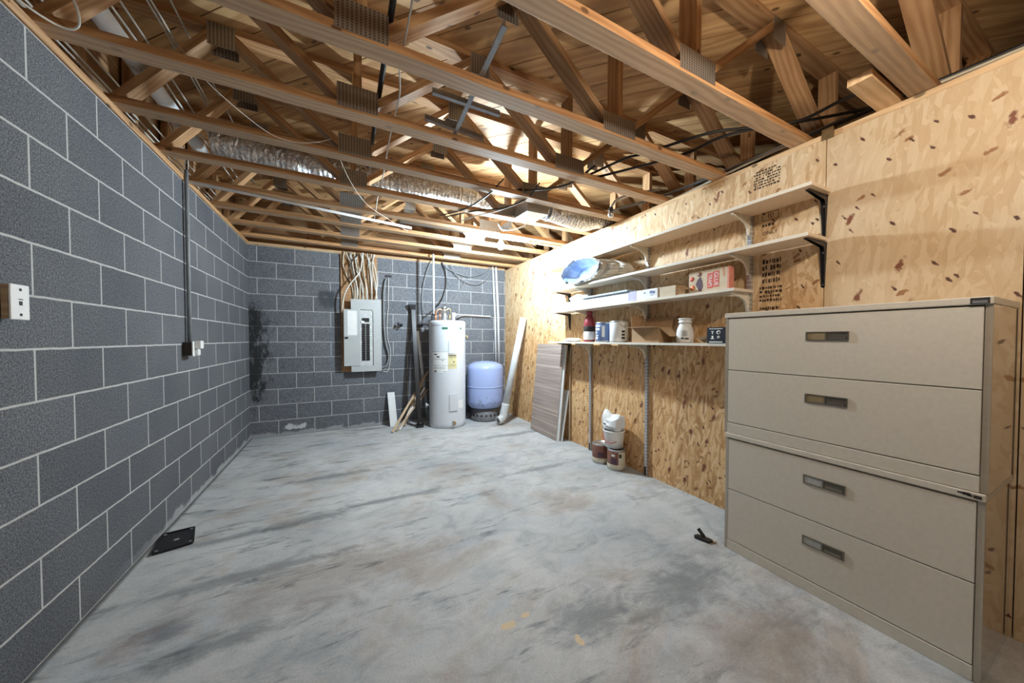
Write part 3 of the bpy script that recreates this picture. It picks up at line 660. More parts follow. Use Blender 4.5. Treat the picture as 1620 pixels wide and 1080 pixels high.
obj('label_wrap', MB().lathe([(.0844, .010), (.085, .011), (.085, .186), (.0844, .187)], c, 32), M['boxwhite'], t)
m = MB()
for z in (.03, .06, .09): m.cylpatch(c, .0851, math.radians(-118), math.radians(-96), z, z + .02, .0005, 4)
obj('label_print', m, M['ink'], t)
m = MB().tube(curve([(3.41, 2.302, Z4 + .165), (3.385, 2.285, Z4 + .14), (3.35, 2.285, Z4 + .15), (3.335, 2.30, Z4 + .17)]), .0022, 6); obj('wire_handle', m, M['blackm'], t)
t = thing('open_carton', 'open brown cardboard carton with its flaps up on the lowest shelf', 'box', (3.42, 2.01, Z4))
x0, x1, y0, y1, h, th = 3.335, 3.49, 1.87, 2.155, .125, .003; m = MB()
m.box(x0, x0 + th, y0, y1, Z4, Z4 + h); m.box(x1 - th, x1, y0, y1, Z4, Z4 + h); m.box(x0 + th, x1 - th, y0, y0 + th, Z4, Z4 + h); m.box(x0 + th, x1 - th, y1 - th, y1, Z4, Z4 + h); m.box(x0 + th, x1 - th, y0 + th, y1 - th, Z4, Z4 + th)
obj('body', m, M['cardboard'], t)
def flap(a, b, c_, d): return MB().prism([a, b, c_, d], (V(b) - V(a)).cross(V(d) - V(a)).normalized() * .0025)
obj('flap', flap((x0, y1, Z4 + h), (x1, y1, Z4 + h), (x1 - .0, y1 + .012, Z4 + h + .11), (x0, y1 + .012, Z4 + h + .11)), M['cardboard'], t)
obj('flap', flap((x1, y0, Z4 + h), (x0, y0, Z4 + h), (x0 + .01, y0 - .09, Z4 + h - .075), (x1 - .01, y0 - .09, Z4 + h - .075)), M['cardboard'], t)
obj('flap', flap((x1, y1, Z4 + h), (x1, y0, Z4 + h), (x1 + .02, y0, Z4 + h + .09), (x1 + .02, y1, Z4 + h + .09)), M['cardboard'], t)
obj('flap', flap((x0, y0, Z4 + h), (x0, y1, Z4 + h), (x0 - .07, y1, Z4 + h + .004), (x0 - .07, y0, Z4 + h + .004)), M['cardboard'], t)
t = thing('white_jug', 'white plastic jar with shoulders and a flanged cap on the lowest shelf', 'jar', (3.44, 1.715, Z4))
c = (3.44, 1.715, Z4)
obj('body', MB().lathe([(.056, 0), (.06, .005), (.062, .06), (.058, .10), (.048, .128), (.040, .145), (.038, .152)], c, 28), M['bucket'], t)
obj('cap', MB().lathe([(.038, .152), (.048, .154), (.049, .164), (.043, .167), (.043, .18), (.049, .182), (.047, .19), (.03, .192), (0, .192)], c, 24), M['bucket'], t)
m = MB(); m.cylpatch(c, .0625, math.radians(-170), math.radians(-150), .03, .04, .0006, 4); m.cylpatch(c, .0625, math.radians(-145), math.radians(-120), .026, .038, .0006, 4)
for z in (.055, .065, .075, .088): m.cylpatch(c, .0622, math.radians(-165), math.radians(-130), z, z + .003, .0006, 5)
obj('label_print', m, M['ink'], t)
t = thing('navy_carton', 'small black carton with white icons beside the filing cabinet on the lowest shelf', 'box', (3.40, 1.41, Z4))
obj('body', MB().box(3.345, 3.45, 1.35, 1.478, Z4, Z4 + .11), M['navy'], t, bevel=.001)
m = MB(); X = 3.3443
for a, b, z0, z1 in ((1.37, 1.46, .006, .013), (1.37, 1.462, .098, .102), (1.435, 1.442, .064, .086), (1.43, 1.447, .08, .086), (1.432, 1.444, .034, .052), (1.425, 1.452, .030, .034)): m.box(X, X + .0012, a, b, Z4 + z0, Z4 + z1)
obj('icon', m, M['boxwhite'], t)
for zc, rr in ((.075, .013), (.042, .009)):
    m = MB().lathe([(.6 * rr, -.0005), (rr, -.0005), (rr, .0005), (.6 * rr, .0005), (.6 * rr, -.0005)], (0, 0, 0), 16); m.v = [V((X + v.z, 1.396 + v.x, Z4 + zc + v.y)) for v in m.v]; obj('icon', m, M['boxwhite'], t)
o = obj('paper_sheet', MB().prism([(3.46, 1.63, Z4 + .035), (3.50, 1.60, Z4 + .0005), (3.50, 1.40, Z4 + .07), (3.46, 1.37, Z4 + .115)], (.002, 0, 0)), M['cardboard2'], at=(3.47, 1.5, Z4))
tag(o, 'loose tan card leaning behind the black carton on the lowest shelf', 'card')
# ------------------------------------------------------------------ floor along the right wall
def gallon(x, y, label, band):
    t = thing('paint_can', label, 'paint can', (x, y, 0), 'old stain cans on the floor'); c = (x, y, 0)
    obj('can', MB().lathe([(.083, 0), (.086, .004), (.084, .010), (.084, .184), (.086, .188), (.085, .195), (.078, .196), (.078, .19), (0, .19)], c, 32), M['galv'], t)
    obj('label_wrap', MB().lathe([(.0844, .014), (.085, .015), (.085, .180), (.0844, .181)], c, 32), M['brownlabel'], t)
    obj('label_foot', MB().lathe([(.0851, .015), (.0856, .016), (.0856, .055), (.0851, .056)], c, 32), M['cream'], t)
    return t, c
t, c = gallon(3.425, 2.425, 'brown stain can on the floor under the white bucket', 1)
m = MB().cylpatch(c, .0851, math.radians(-120), math.radians(-60), .057, .178, .0006, 8); obj('label_side', m, M['cream'], t)
m = MB().cylpatch(c, .0858, math.radians(-117), math.radians(-100), .125, .16, .0006, 5); obj('label_seal', m, M['ink'], t)
m = MB().cylpatch(c, .0852, math.radians(-172), math.radians(-128), .06, .12, .0006, 6); obj('label_picture', m, M['purp'], t)
m = MB().cylpatch(c, .0852, math.radians(-165), math.radians(-142), .135, .155, .0006, 5); obj('label_text', m, M['paper'], t)
t, c = gallon(3.41, 2.63, 'brown stain can on the floor behind the white bucket', 1)
m = MB().cylpatch(c, .0852, math.radians(-150), math.radians(-110), .07, .12, .0006, 6); obj('label_picture', m, M['purp'], t)
t = thing('white_bucket', 'white plastic bucket with red-sleeved handle and a bag in it, on a stain can', 'bucket', (3.435, 2.47, .1965)); c = V((3.435, 2.47, .1965))
obj('pail', MB().lathe([(.075, 0), (.086, .004), (.098, .15), (.098, .15), (.104, .152), (.105, .168), (.099, .170), (.092, .16), (.08, .02), (0, .018)], c, 32), M['bucket'], t)
m = MB().tube(curve([c + V((-.045, .088, .135)), c + V((-.085, .06, .10)), c + V((-.10, .0, .062)), c + V((-.085, -.05, .055)), c + V((-.045, -.085, .075))]), .0032, 8); obj('handle', m, M['redwire'], t)
o = obj('bag', MB(), M['paper'], at=(3.435, 2.47, .36)); B = blob((3.435, 2.475, .415), (.098, .122, .085), 21, .35, 22, 12, zmin=.3672)
bpy.data.objects.remove(o)
for v in B.v:
    d = abs(v.y - 2.475)
    if v.z > .43: v.z += .75 * max(0, d - .03); v.x = 3.435 + (v.x - 3.435) * .8
o = obj('plastic_bag', B, M['boxwhite'], at=(3.435, 2.475, .367)); tag(o, 'crumpled white plastic bag stuffed in the top of the bucket', 'bag')
obj('printed_mark', MB().box(3.345, 3.348, 2.485, 2.52, .42, .43), M['ink'], o)
# leaning boards
def leaning(name, label, cat, foot, top_, y0, y1, th, matf, mate, group=None):
    # foot/top: (x, z) of the front face; lies from floor to wall
    (xa, za), (xb, zb) = foot, top_; L = math.hypot(xb - xa, zb - za); d = V(((xb - xa) / L, 0, (zb - za) / L)); n = V((d.z, 0, -d.x))
    t = thing(name, label, cat, (xa, (y0 + y1) / 2, 0), group)
    def P(s, k, y): p = V((xa, 0, za)) + d * s + n * k; return V((p.x, y, p.z))
    e = .006
    m = MB().face([P(0, 0, y1), P(0, 0, y0), P(L, 0, y0), P(L, 0, y1)], [(0, 0), (y1 - y0, 0), (y1 - y0, L), (0, L)])
    m.face([P(0, .004, y0), P(0, .004, y1), P(L, .004, y1), P(L, .004, y0)])
    for a, b in (((0, y0), (L, y0)), ((L, y0), (L, y1)), ((L, y1), (0, y1)), ((0, y1), (0, y0))): m.face([P(a[0], 0, a[1]), P(a[0], .004, a[1]), P(b[0], .004, b[1]), P(b[0], 0, b[1])])
    obj('face_sheet', m, matf, t)
    m = MB().hexa([P(0, .0045, y0), P(0, .0045, y1), P(0, th, y1), P(0, th, y0), P(L, .0045, y0), P(L, .0045, y1), P(L, th, y1), P(L, th, y0)])
    obj('core', m, mate, t)
    return t
leaning('leaning_board', 'brown striped flat board leaning in front of white boards on the OSB wall', 'board', (3.386, .004), (3.503, 1.19), 3.405, 4.03, .014, M['striped'], M['white'])
leaning('leaning_board', 'tall white board showing its edge behind the brown striped board', 'board', (3.4015, .004), (3.5185, 1.175), 3.372, 3.98, .015, M['white'], M['white'])
leaning('leaning_board', 'short white board leaning at the wall behind the tall white board', 'board', (3.440, .004), (3.540, .62), 3.352, 3.90, .012, M['white'], M['white'])
o = obj('wood_strip', MB().beam((3.536, 3.328, .005), (3.549, 3.328, 1.16), .02, .012, (1, 0, 0)), M['stick'], at=(3.54, 3.328, 0))
tag(o, 'thin dark wood strip standing against the wall behind the leaning boards', 'lumber')
# leaning pvc drain pipe with an elbow
t = thing('drain_pipe', 'wide grey-white drain pipe with an elbow leaning against the OSB wall', 'pipe', (3.15, 4.44, 0))
obj('pipe', MB().tube([(3.495, 4.44, 1.575), (3.185, 4.44, .24)], .05, 20, True, .045), M['pvcgrey'], t)
obj('elbow', MB().tube(curve([(3.20, 4.44, .30), (3.175, 4.44, .20), (3.155, 4.437, .125), (3.115, 4.43, .082), (3.06, 4.42, .064)], 5), .0575, 20, True, .048), M['pvcgrey'], t)
# ------------------------------------------------------------------ water heater
HC = (2.42, 4.80, 0); HR = .262; rad = math.radians
t = thing('water_heater', 'tall grey electric water heater standing by the block end wall', 'water heater', HC)
obj('tank_jacket', MB().lathe([(.25, 0), (HR, .004), (HR, .05), (HR, .05), (HR + .001, .055), (HR, .06), (HR, 1.44), (HR, 1.44), (HR + .002, 1.445), (HR + .002, 1.495), (.255, 1.512), (.24, 1.52), (0, 1.53)], HC, 56), M['wh'], t)
p = obj('access_panel', MB().cylpatch(HC, HR - .002, rad(-101.5), rad(-79), 1.055, 1.25, .012, 6), M['wh'], t)
p = obj('access_panel', MB().cylpatch(HC, HR - .002, rad(-100), rad(-75), .25, .485, .014, 6), M['wh'], t)
obj('panel_shade', MB().cylpatch(HC, HR - .002, rad(-100), rad(-75), .245, .249, .012, 6), M['grey'], p)
wl = obj('warning_label', MB().cylpatch(HC, HR, rad(-158), rad(-105), .79, 1.085, .0012, 10), M['paper'], t)
m = MB()
for a, b, z0, z1 in ((-158, -105, 1.079, 1.084), (-155, -108, .975, .979), (-158, -105, .885, .888), (-150, -138, 1.035, 1.05), (-140, -130, 1.0, 1.018), (-122, -118, .955, .965), (-152, -112, .86, .863), (-152, -112, .845, .848), (-150, -140, .80, .815), (-118, -108, .80, .806)): m.cylpatch(HC, HR + .0012, rad(a), rad(b), z0, z1, .0006, 6)
obj('label_print', m, M['ink'], wl)
yl = obj('energy_label', MB().cylpatch(HC, HR, rad(-104), rad(-77), .84, 1.04, .0012, 6), M['yellow'], t)
m = MB()
for a, b, z0, z1 in ((-103, -78, 1.018, 1.034), (-103, -78, .998, 1.004), (-88, -84, .93, .945), (-102, -80, .90, .903), (-102, -80, .88, .883)): m.cylpatch(HC, HR + .0012, rad(a), rad(b), z0, z1, .0006, 4)
obj('label_print', m, M['ink'], yl)
obj('rating_label', MB().cylpatch(HC, HR, rad(-71), rad(-49), .275, .39, .0012, 5), M['paper'], t)
bl = obj('brand_strip', MB().cylpatch(HC, HR + .0005, rad(-122), rad(-58), 1.392, 1.424, .0012, 10), M['paper'], t)
m = MB().cylpatch(HC, HR + .0016, rad(-122), rad(-104), 1.393, 1.423, .0008, 5); m.cylpatch(HC, HR + .0016, rad(-64), rad(-58), 1.393, 1.423, .0008, 3); m.cylpatch(HC, HR + .0016, rad(-104), rad(-64), 1.405, 1.411, .0008, 6)
obj('brand_print', m, M['green'], bl)
a = rad(-88); P0 = V((HC[0] + math.cos(a) * HR, HC[1] + math.sin(a) * HR, .085)); dn = V((math.cos(a), math.sin(a), 0))
m = MB().cyl(P0, P0 + dn * .05, .014, 14); m.cyl(P0 + dn * .035 + V((0, 0, -.03)), P0 + dn * .035 + V((0, 0, .03)), .017, 14); m.cyl(P0 + dn * .05, P0 + dn * .058, .022, 12); obj('drain_valve', m, M['brass'], t)
a = rad(-16); P0 = V((HC[0] + math.cos(a) * HR, HC[1] + math.sin(a) * HR, 1.30)); dn = V((math.cos(a), math.sin(a), 0))
m = MB().cyl(P0 - dn * .01, P0 + dn * .04, .012, 12); m.cyl(P0 + dn * .03, P0 + dn * .03 + V((0, 0, -.05)), .012, 12); obj('relief_valve', m, M['brass'], t)
m = MB().cyl((2.245, 4.80, 1.525), (2.245, 4.80, 1.61), .022, 14); m.tube(curve([(2.245, 4.8, 1.60), (2.26, 4.8, 1.66), (2.31, 4.8, 1.69), (2.355, 4.8, 1.67)]), .012, 10); m.cyl((2.31, 4.8, 1.525), (2.31, 4.8, 1.65), .013, 12); obj('hot_outlet', m, M['copper'], t)
m = MB().cyl((2.375, 4.8, 1.525), (2.375, 4.8, 1.65), .036, 18); m.cyl((2.375, 4.8, 1.65), (2.375, 4.8, 1.70), .026, 16); m.cyl((2.375, 4.8, 1.70), (2.375, 4.8, 1.735), .033, 16); obj('union', m, M['galv'], t)
m = MB().tube(curve([(2.40, 4.8, 1.67), (2.43, 4.8, 1.70), (2.46, 4.8, 1.69), (2.47, 4.8, 1.64)]), .012, 10); m.cyl((2.455, 4.8, 1.525), (2.455, 4.8, 1.61), .014, 12); m.cyl((2.435, 4.8, 1.60), (2.475, 4.8, 1.60), .02, 12); obj('cold_inlet', m, M['brass'], t)
m = MB().cyl((2.515, 4.8, 1.525), (2.515, 4.8, 1.635), .022, 14); m.cyl((2.515, 4.8, 1.60), (2.515, 4.8, 1.645), .027, 14); obj('plastic_nipple', m, M['pvc'], t)
m = MB().box(2.19, 2.225, 4.76, 4.83, 1.525, 1.60); m.tube([(2.21, 4.80, 1.60), (2.235, 4.83, 1.68)], .015, 10); obj('wiring_box', m, M['black'], t)
# pipes near the end wall
o = obj('supply_pipe', MB().tube([(2.22, 4.80, 1.62), (2.22, 4.80, 2.474)], .014, 12), M['pvc'], at=(2.22, 4.8, 1.62)); tag(o, 'thin white pipe rising from the heater top to the trusses', 'pipe')
o = obj('supply_pipe', MB().tube(curve([(2.556, 4.80, 1.622), (2.63, 4.95, 1.635), (2.72, 5.10, 1.64), (2.85, 5.165, 1.645), (3.27, 5.17, 1.635)]), .0115, 12), M['pvc'], at=(2.54, 4.8, 1.62)); tag(o, 'white pipe running level along the end wall from the heater', 'pipe')
o = obj('riser_pipe', MB().tube([(3.295, 5.14, 2.47), (3.335, 5.14, 1.65), (3.35, 5.14, .84)], .015, 12), M['pvc'], at=(3.3, 5.14, .84)); tag(o, 'left of the two white riser pipes behind the blue tank', 'pipe', 'white riser pipes')
o = obj('riser_pipe', MB().tube([(3.352, 5.14, 2.47), (3.392, 5.14, 1.65), (3.41, 5.14, .80)], .018, 12), M['pvc'], at=(3.4, 5.14, .8)); tag(o, 'right of the two white riser pipes behind the blue tank', 'pipe', 'white riser pipes')
# pressure tank
TC = (3.05, 4.885, 0)
t = thing('pressure_tank', 'blue well pressure tank on a dark ring stand beside the water heater', 'tank', TC)
obj('vessel', MB().lathe([(.0, .175), (.15, .18), (.235, .20), (.27, .235), (.284, .29), (.285, .30), (.285, .52), (.285, .79), (.278, .825), (.25, .862), (.17, .895), (.08, .908), (0, .912)], TC, 56), M['tank'], t)
obj('seam_band', MB().lathe([(.285, .512), (.289, .515), (.289, .53), (.285, .533)], TC, 56), M['tank'], t)
obj('stand_ring', MB().lathe([(.225, 0), (.235, .0), (.228, .02), (.218, .215), (.212, .215), (.218, .02), (.225, 0)], TC, 48), M['grille'], t)
m = MB()
for k in range(20):
    a = 2 * PI * k / 20; c = V(TC) + V((math.cos(a) * .226, math.sin(a) * .226, .09)); d = V((math.cos(a), math.sin(a), 0)); m.cyl(c - d * .006, c + d * .003, .016, 10)
obj('vent_hole', m, M['black'], t)
m = MB().tube(curve([(3.32, 4.80, .43), (3.375, 4.79, .43), (3.39, 4.79, .41), (3.385, 4.79, .36)]), .012, 10); m.box(3.365, 3.405, 4.775, 4.805, .30, .36)
obj('pressure_switch', m, M['grille'], t)
m = MB().tube(curve([(3.39, 4.79, .30), (3.41, 4.78, .24), (3.38, 4.77, .17), (3.33, 4.77, .13)]), .011, 8); obj('hose', m, M['black'], t)
# ------------------------------------------------------------------ breaker panel on its backing board
o = obj('backing_board', MB().box(1.03, 1.50, D - .020, D - .0005, .80, 2.436), M['wood'], at=(1.26, D, .8)); tag(o, 'tall plywood backing board behind the breaker panel', 'board')
t = thing('breaker_panel', 'grey electrical breaker panel with its door swung open on the end wall', 'breaker panel', (1.35, D - .02, .80))
obj('enclosure', MB().box(1.175, 1.525, 5.118, D - .0205, .825, 1.79), M['grey'], t, bevel=.002)
m = MB(); x0, x1, z0, z1, a, b, c, d = 1.152, 1.545, .802, 1.812, 1.272, 1.436, .885, 1.668
m.box(x0, a, 5.111, 5.1178, z0, z1); m.box(b, x1, 5.111, 5.1178, z0, z1); m.box(a, b, 5.111, 5.1178, z0, c); m.box(a, b, 5.111, 5.1178, d, z1)
obj('cover', m, M['grey'], t)
obj('deadfront', MB().box(a, b, 5.114, 5.1176, c, d), M['ltgrey'], t)
obj('opening_trim', MB().tube([(b - .002, 5.111, c), (b - .002, 5.111, d - .03), (b - .012, 5.111, d - .008), (b - .035, 5.111, d - .001), (a, 5.111, d - .001)], .0035, 6), M['recess'], t)
for cx in (1.288, 1.343):
    for k in range(16):
        z = .955 + k * .0325
        br = obj('breaker', MB().box(cx, cx + .046, 5.108, 5.1138, z, z + .029), M['black'], t)
m = MB()
for z in (1.05, 1.12, 1.30, 1.41): m.box(1.392, 1.41, 5.1125, 5.1138, z, z + .02)
for z in (1.38, 1.20): m.box(1.274, 1.287, 5.1125, 5.1138, z, z + .03)
obj('circuit_tag', m, M['paper'], t)
obj('main_breaker', MB().box(1.295, 1.385, 5.104, 5.1138, 1.500, 1.552), M['black'], t); obj('rating_plate', MB().box(1.277, 1.32, 5.103, 5.1038, 1.482, 1.512), M['paper'], t)
dd = obj('door', MB().box(1.062, 1.268, 5.1015, 5.1065, .885, 1.668), M['grey'], t, bevel=.002)
obj('circuit_chart', MB().box(1.108, 1.228, 5.1003, 5.1012, 1.31, 1.648), M['paper'], dd); obj('latch', MB().box(1.078, 1.115, 5.092, 5.1013, 1.262, 1.288), M['black'], dd)
for x, z in ((1.168, 1.79), (1.53, 1.79), (1.168, .82), (1.53, .82)): obj('screw', MB().cyl((x, 5.111, z), (x, 5.1085, z), .006, 10), M['galv'], t)
rnd = random.Random(3)
for k in range(16):
    lay = k % 3; u = k / 15; yy = 5.187 - .0165 * lay; sh = (-.05, .03, -.01)[lay]; J = lambda q: rnd.uniform(-q, q)
    xt = 1.085 + .40 * u + J(.018); xb = 1.19 + .31 * u + J(.01); xm = (xt + xb) / 2 + J(.022)
    o = obj('white_cable', MB().tube(curve([(xt, yy - .01, 2.465), (xm + sh - .01, yy - .012, 2.24 + J(.05)), (xb + sh * .55 + J(.018), yy - .006, 1.99), (xb, yy - .01, 1.795)]), .0068, 7), M['cable_white'] if k % 4 else M['cable_cream'], at=(xb, 5.165, 1.79))
    tag(o, 'white electrical cable fanning down into the top of the breaker panel', 'cable', 'white cables above the breaker panel')
o = obj('white_cable', MB().tube(curve([(1.31, 5.112, 2.465), (1.27, 5.105, 2.2), (1.15, 5.10, 2.02), (1.075, 5.11, 1.86), (1.05, 5.13, 1.66), (1.10, 5.15, 1.55), (1.168, 5.155, 1.52)]), .008, 8), M['cable_white'], at=(1.06, 5.14, 1.5)); tag(o, 'white cable bending out left past the open panel door', 'cable')
o = obj('black_cable', MB().tube(curve([(1.26, 5.128, 2.44), (1.19, 5.125, 2.36), (1.13, 5.125, 2.22), (1.13, 5.125, 2.08), (1.16, 5.125, 2.03)]), .007, 8), M['cable_black'], at=(1.16, 5.17, 2)); tag(o, 'single black cable looping among the white ones over the breaker panel', 'cable')
o = obj('grey_cable', MB().tube(curve([(1.625, 5.185, 2.14), (1.60, 5.185, 2.06), (1.585, 5.185, 1.86), (1.585, 5.185, 1.5), (1.605, 5.185, 1.22), (1.645, 5.185, 1.04), (1.64, 5.185, .94), (1.60, 5.185, .86), (1.528, 5.18, .84)]), .011, 8), M['cable_grey'], at=(1.6, 5.18, .84)); tag(o, 'grey flexible conduit snaking down beside the breaker panel', 'conduit')
o = obj('white_cable', MB().tube(curve([(1.655, 5.195, 2.155), (1.648, 5.20, 1.87), (1.648, 5.20, 1.72), (1.635, 5.2, 1.60), (1.632, 5.205, 1.3), (1.675, 5.207, 1.08), (1.645, 5.209, .80), (1.56, 5.209, .785)]), .005, 6), M['cable_white'], at=(1.6, 5.2, .87)); tag(o, 'thin white wire hanging beside the grey conduit', 'wire')
t = thing('wall_hook', 'small black hook bolted high on the block wall right of the panel', 'hook', (1.65, D, 2.18))
obj('bolt_plate', MB().box(1.615, 1.70, D - .014, D - .0005, 2.165, 2.195), M['blackm'], t)
# hanging wires at the end wall
for lb, pts, r, mt in (('black cable looping down the end wall to the heater top', [(2.27, 5.17, 2.46), (2.21, 5.17, 2.29), (2.16, 5.17, 2.09), (2.14, 5.17, 1.90), (2.145, 5.17, 1.75), (2.18, 5.10, 1.64), (2.207, 4.93, 1.625), (2.207, 4.85, 1.609)], .007, 'cable_grey'),
    ('thick black cable dropping from the trusses behind the heater', [(2.44, 5.18, 2.46), (2.50, 5.18, 2.31), (2.51, 5.18, 2.12), (2.48, 5.18, 1.99), (2.43, 5.15, 1.87), (2.33, 5.02, 1.76), (2.24, 4.90, 1.71)], .009, 'cable_black'),
    ('slack dark wire swagged between trusses above the heater', [(2.44, 5.16, 2.46), (2.55, 5.16, 2.36), (2.75, 5.16, 2.29), (2.91, 5.16, 2.27), (3.08, 5.16, 2.32), (3.19, 5.16, 2.39), (3.25, 5.16, 2.47)], .006, 'cable_grey'),
    ('lower slack dark wire swagged above the blue tank', [(2.57, 5.13, 2.43), (2.67, 5.13, 2.27), (2.86, 5.13, 2.17), (3.04, 5.13, 2.16), (3.19, 5.13, 2.27), (3.25, 5.13, 2.45)], .006, 'cable_grey'),
    ('dark wire running slantwise down to the heater fittings', [(2.88, 5.11, 2.27), (2.80, 5.11, 2.16), (2.70, 5.10, 2.02), (2.56, 5.02, 1.90), (2.43, 4.90, 1.77)], .006, 'cable_grey')):
    o = obj('hanging_wire', MB().tube(curve(pts), r, 7), M[mt], at=pts[-1]); tag(o, lb, 'wire', 'wires on the end wall')
# ------------------------------------------------------------------ things leaning at the end wall
o = obj('white_board', MB().hexa([(1.645, 5.02, .001), (1.745, 5.02, .001), (1.745, 5.04, .001), (1.645, 5.04, .001), (1.625, 5.185, .47), (1.725, 5.185, .47), (1.725, 5.205, .47), (1.625, 5.205, .47)]), M['white'], at=(1.69, 5.03, 0)); tag(o, 'short white board leaning against the block wall under the panel', 'board')
t = thing('black_rail', 'long black metal channel leaning on the end wall left of the heater', 'rail', (2.01, 4.80, 0))
obj('channel', MB().beam((2.015, 4.81, .02), (1.995, 5.165, 1.72), .062, .035, (0, -1, 0)), M['blackm'], t, bevel=.003)
obj('top_hook', MB().hexa([(1.96, 5.14, 1.70), (2.03, 5.14, 1.70), (2.03, 5.18, 1.70), (1.96, 5.18, 1.70), (1.925, 5.13, 1.775), (2.035, 5.13, 1.775), (2.035, 5.2, 1.775), (1.925, 5.2, 1.775)]), M['blackm'], t)
m = MB().box(1.965, 2.065, 4.775, 4.845, .001, .04); m.cyl((1.975, 4.81, .05), (2.07, 4.81, .05), .02, 12); obj('foot_clamp', m, M['black'], t)
o = obj('grey_channel', MB().beam((2.215, 5.165, .004), (2.062, 5.195, 1.38), .045, .018, (0, -1, 0)), M['galv'], at=(2.2, 5.16, 0), bevel=.002); tag(o, 'slim grey metal channel leaning on the end wall behind the black rail', 'rail')
for i, (a, b, w) in enumerate((((1.63, 4.68, .012), (2.21, 5.15, .76), .030), ((1.73, 4.77, .012), (2.15, 5.10, .52), .026), ((1.78, 4.885, .012), (2.12, 5.13, .58), .026), ((1.83, 4.945, .012), (2.06, 5.165, .54), .024), ((1.69, 4.73, .012), (2.19, 5.05, .50), .022))):
    o = obj('wood_scrap', MB().beam(a, b, w, .014, (0, -1, .3)), M['stick'] if i != 1 else M['white'], at=(a[0], a[1], 0))
    tag(o, ('longest bare wood strip leaning low against the wall left of the heater', 'white-painted wood strip among the scraps left of the heater', 'thin bare wood strip in the scrap bundle behind the black rail', 'shortest bare wood strip in the scrap bundle left of the heater', 'thinnest wood strip lying lowest in the scrap bundle')[i], 'lumber', 'wood scraps by the heater')
for x, lb, lx in ((1.835, 'dark hose tap on the block wall left of the black rail', -.05), (2.085, 'small dark tap on the block wall right of the black rail', .04)):
    t = thing('hose_tap', lb, 'tap', (x, D, 1.46))
    obj('body', MB().tube([(x, D - .001, 1.47), (x, D - .07, 1.47), (x + lx * .4, D - .10, 1.45)], .016, 10), M['blackm'], t)
    m = MB().cyl((x + lx, D - .07, 1.475), (x + lx * .1, D - .07, 1.475), .009, 8); m.cyl((x + lx * 1.3, D - .07, 1.475), (x + lx, D - .07, 1.475), .027, 14); obj('handle', m, M['black'], t)
t = thing('pipe_valve', 'small grey pipe stub with a valve low beside the heater', 'valve', (2.13, 4.95, .3)); m = MB().cyl((2.095, 4.79, .31), (2.156, 4.79, .31), .013, 10); m.cyl((2.105, 4.79, .28), (2.105, 4.79, .34), .016, 10); obj('stub', m, M['galv'], t)
# ------------------------------------------------------------------ left wall things
t = thing('outlet_box', 'dark outlet box with white plugs on the left block wall', 'outlet', (0, 3.33, 1.18))
obj('box', MB().box(.002, .055, 3.275, 3.385, 1.135, 1.235), M['ink'], t, bevel=.003)
obj('cover', MB().box(.0555, .063, 3.27, 3.39, 1.13, 1.24), M['white'], t, bevel=.002)
obj('plug', MB().box(.0635, .10, 3.30, 3.36, 1.185, 1.245), M['white'], t, bevel=.006)
obj('plug', MB().box(.0635, .082, 3.305, 3.355, 1.135, 1.18), M['white'], t, bevel=.005)
t = thing('wall_conduit', 'dark vertical conduit running down the left block wall to the outlet', 'conduit', (.02, 3.345, 1.235))
obj('tube', MB().tube([(.02, 3.345, 1.2355), (.02, 3.345, 2.44), (-.0, 3.36, 2.50)] if 0 else [(.022, 3.345, 1.2355), (.022, 3.345, 2.52)], .0125, 12), M['cable_grey'], t)
m = MB()
for z in (1.42, 1.64, 1.84, 2.05, 2.26): m.box(.0005, .026, 3.338, 3.352, z, z + .012)
obj('strap', m, M['galv'], t)
for dx, lb in ((0, 'left'), (.04, 'right')):
    o = obj('white_cable', MB().tube(curve([(.018 + dx * .35, 3.345, 2.53), (.018 + dx * .55, 3.31, 2.60), (.005 + dx * .6, 3.2, 2.70 - dx), (-.006 + dx * .8, 3.05, 2.80)]), .004, 6), M['cable_white'], at=(.02, 3.345, 2.53)); tag(o, '%s of two white cables leaving the top of the wall conduit' % lb, 'cable')
t = thing('wall_jack', 'white wall plate on a wooden block on the left block wall', 'wall plate', (0, 1.81, 1.39))
obj('back_box', MB().box(.0005, .030, 1.784, 1.850, 1.333, 1.442), M['black'], t, bevel=.002)
obj('wood_block', MB().box(.0305, .046, 1.780, 1.853, 1.328, 1.446), M['stick'], t, bevel=.001)
obj('plate', MB().box(.047, .054, 1.778, 1.856, 1.325, 1.448), M['white'], t, bevel=.005)
for z in (1.430, 1.343): obj('screw', MB().cyl((.0535, 1.817, z), (.0552, 1.817, z), .005, 10), M['ink'], t)
m = MB().box(.0535, .0552, 1.811, 1.823, 1.376, 1.390); m.box(.0535, .0548, 1.808, 1.826, 1.395, 1.398)
obj('jack', m, M['ink'], t)
# ------------------------------------------------------------------ floor things
t = thing('black_cover', 'flat black plastic cover plate lying on the floor by the left wall', 'cover', (.12, 2.77, 0))
c4 = [V((.055, 2.645, 0)), V((.222, 2.69, 0)), V((.165, 2.90, 0)), V((.02, 2.88, 0))]
obj('plate', MB().prism([p + V((0, 0, .001)) for p in c4], (0, 0, .010)), M['black'], t, bevel=.002)
m = MB()
for i in range(4):
    a, b = c4[i], c4[(i + 1) % 4]; m.beam(a + V((0, 0, .013)), b + V((0, 0, .013)), .010, .006)
obj('rim', m, M['black'], t)
m = MB()
for p in c4: q = p + (V((.12, 2.77, 0)) - p) * .16; m.cyl(q + V((0, 0, .011)), q + V((0, 0, .015)), .008, 10)
q = V((.12, 2.77, 0)); m.cyl(q + V((0, 0, .011)), q + V((0, 0, .0125)), .014, 12); obj('screw_boss', m, M['cable_grey'], t)
t = thing('black_clip', 'small black plastic clip with a raised lever lying in front of the cabinet', 'clip', (3.05, 1.30, 0))
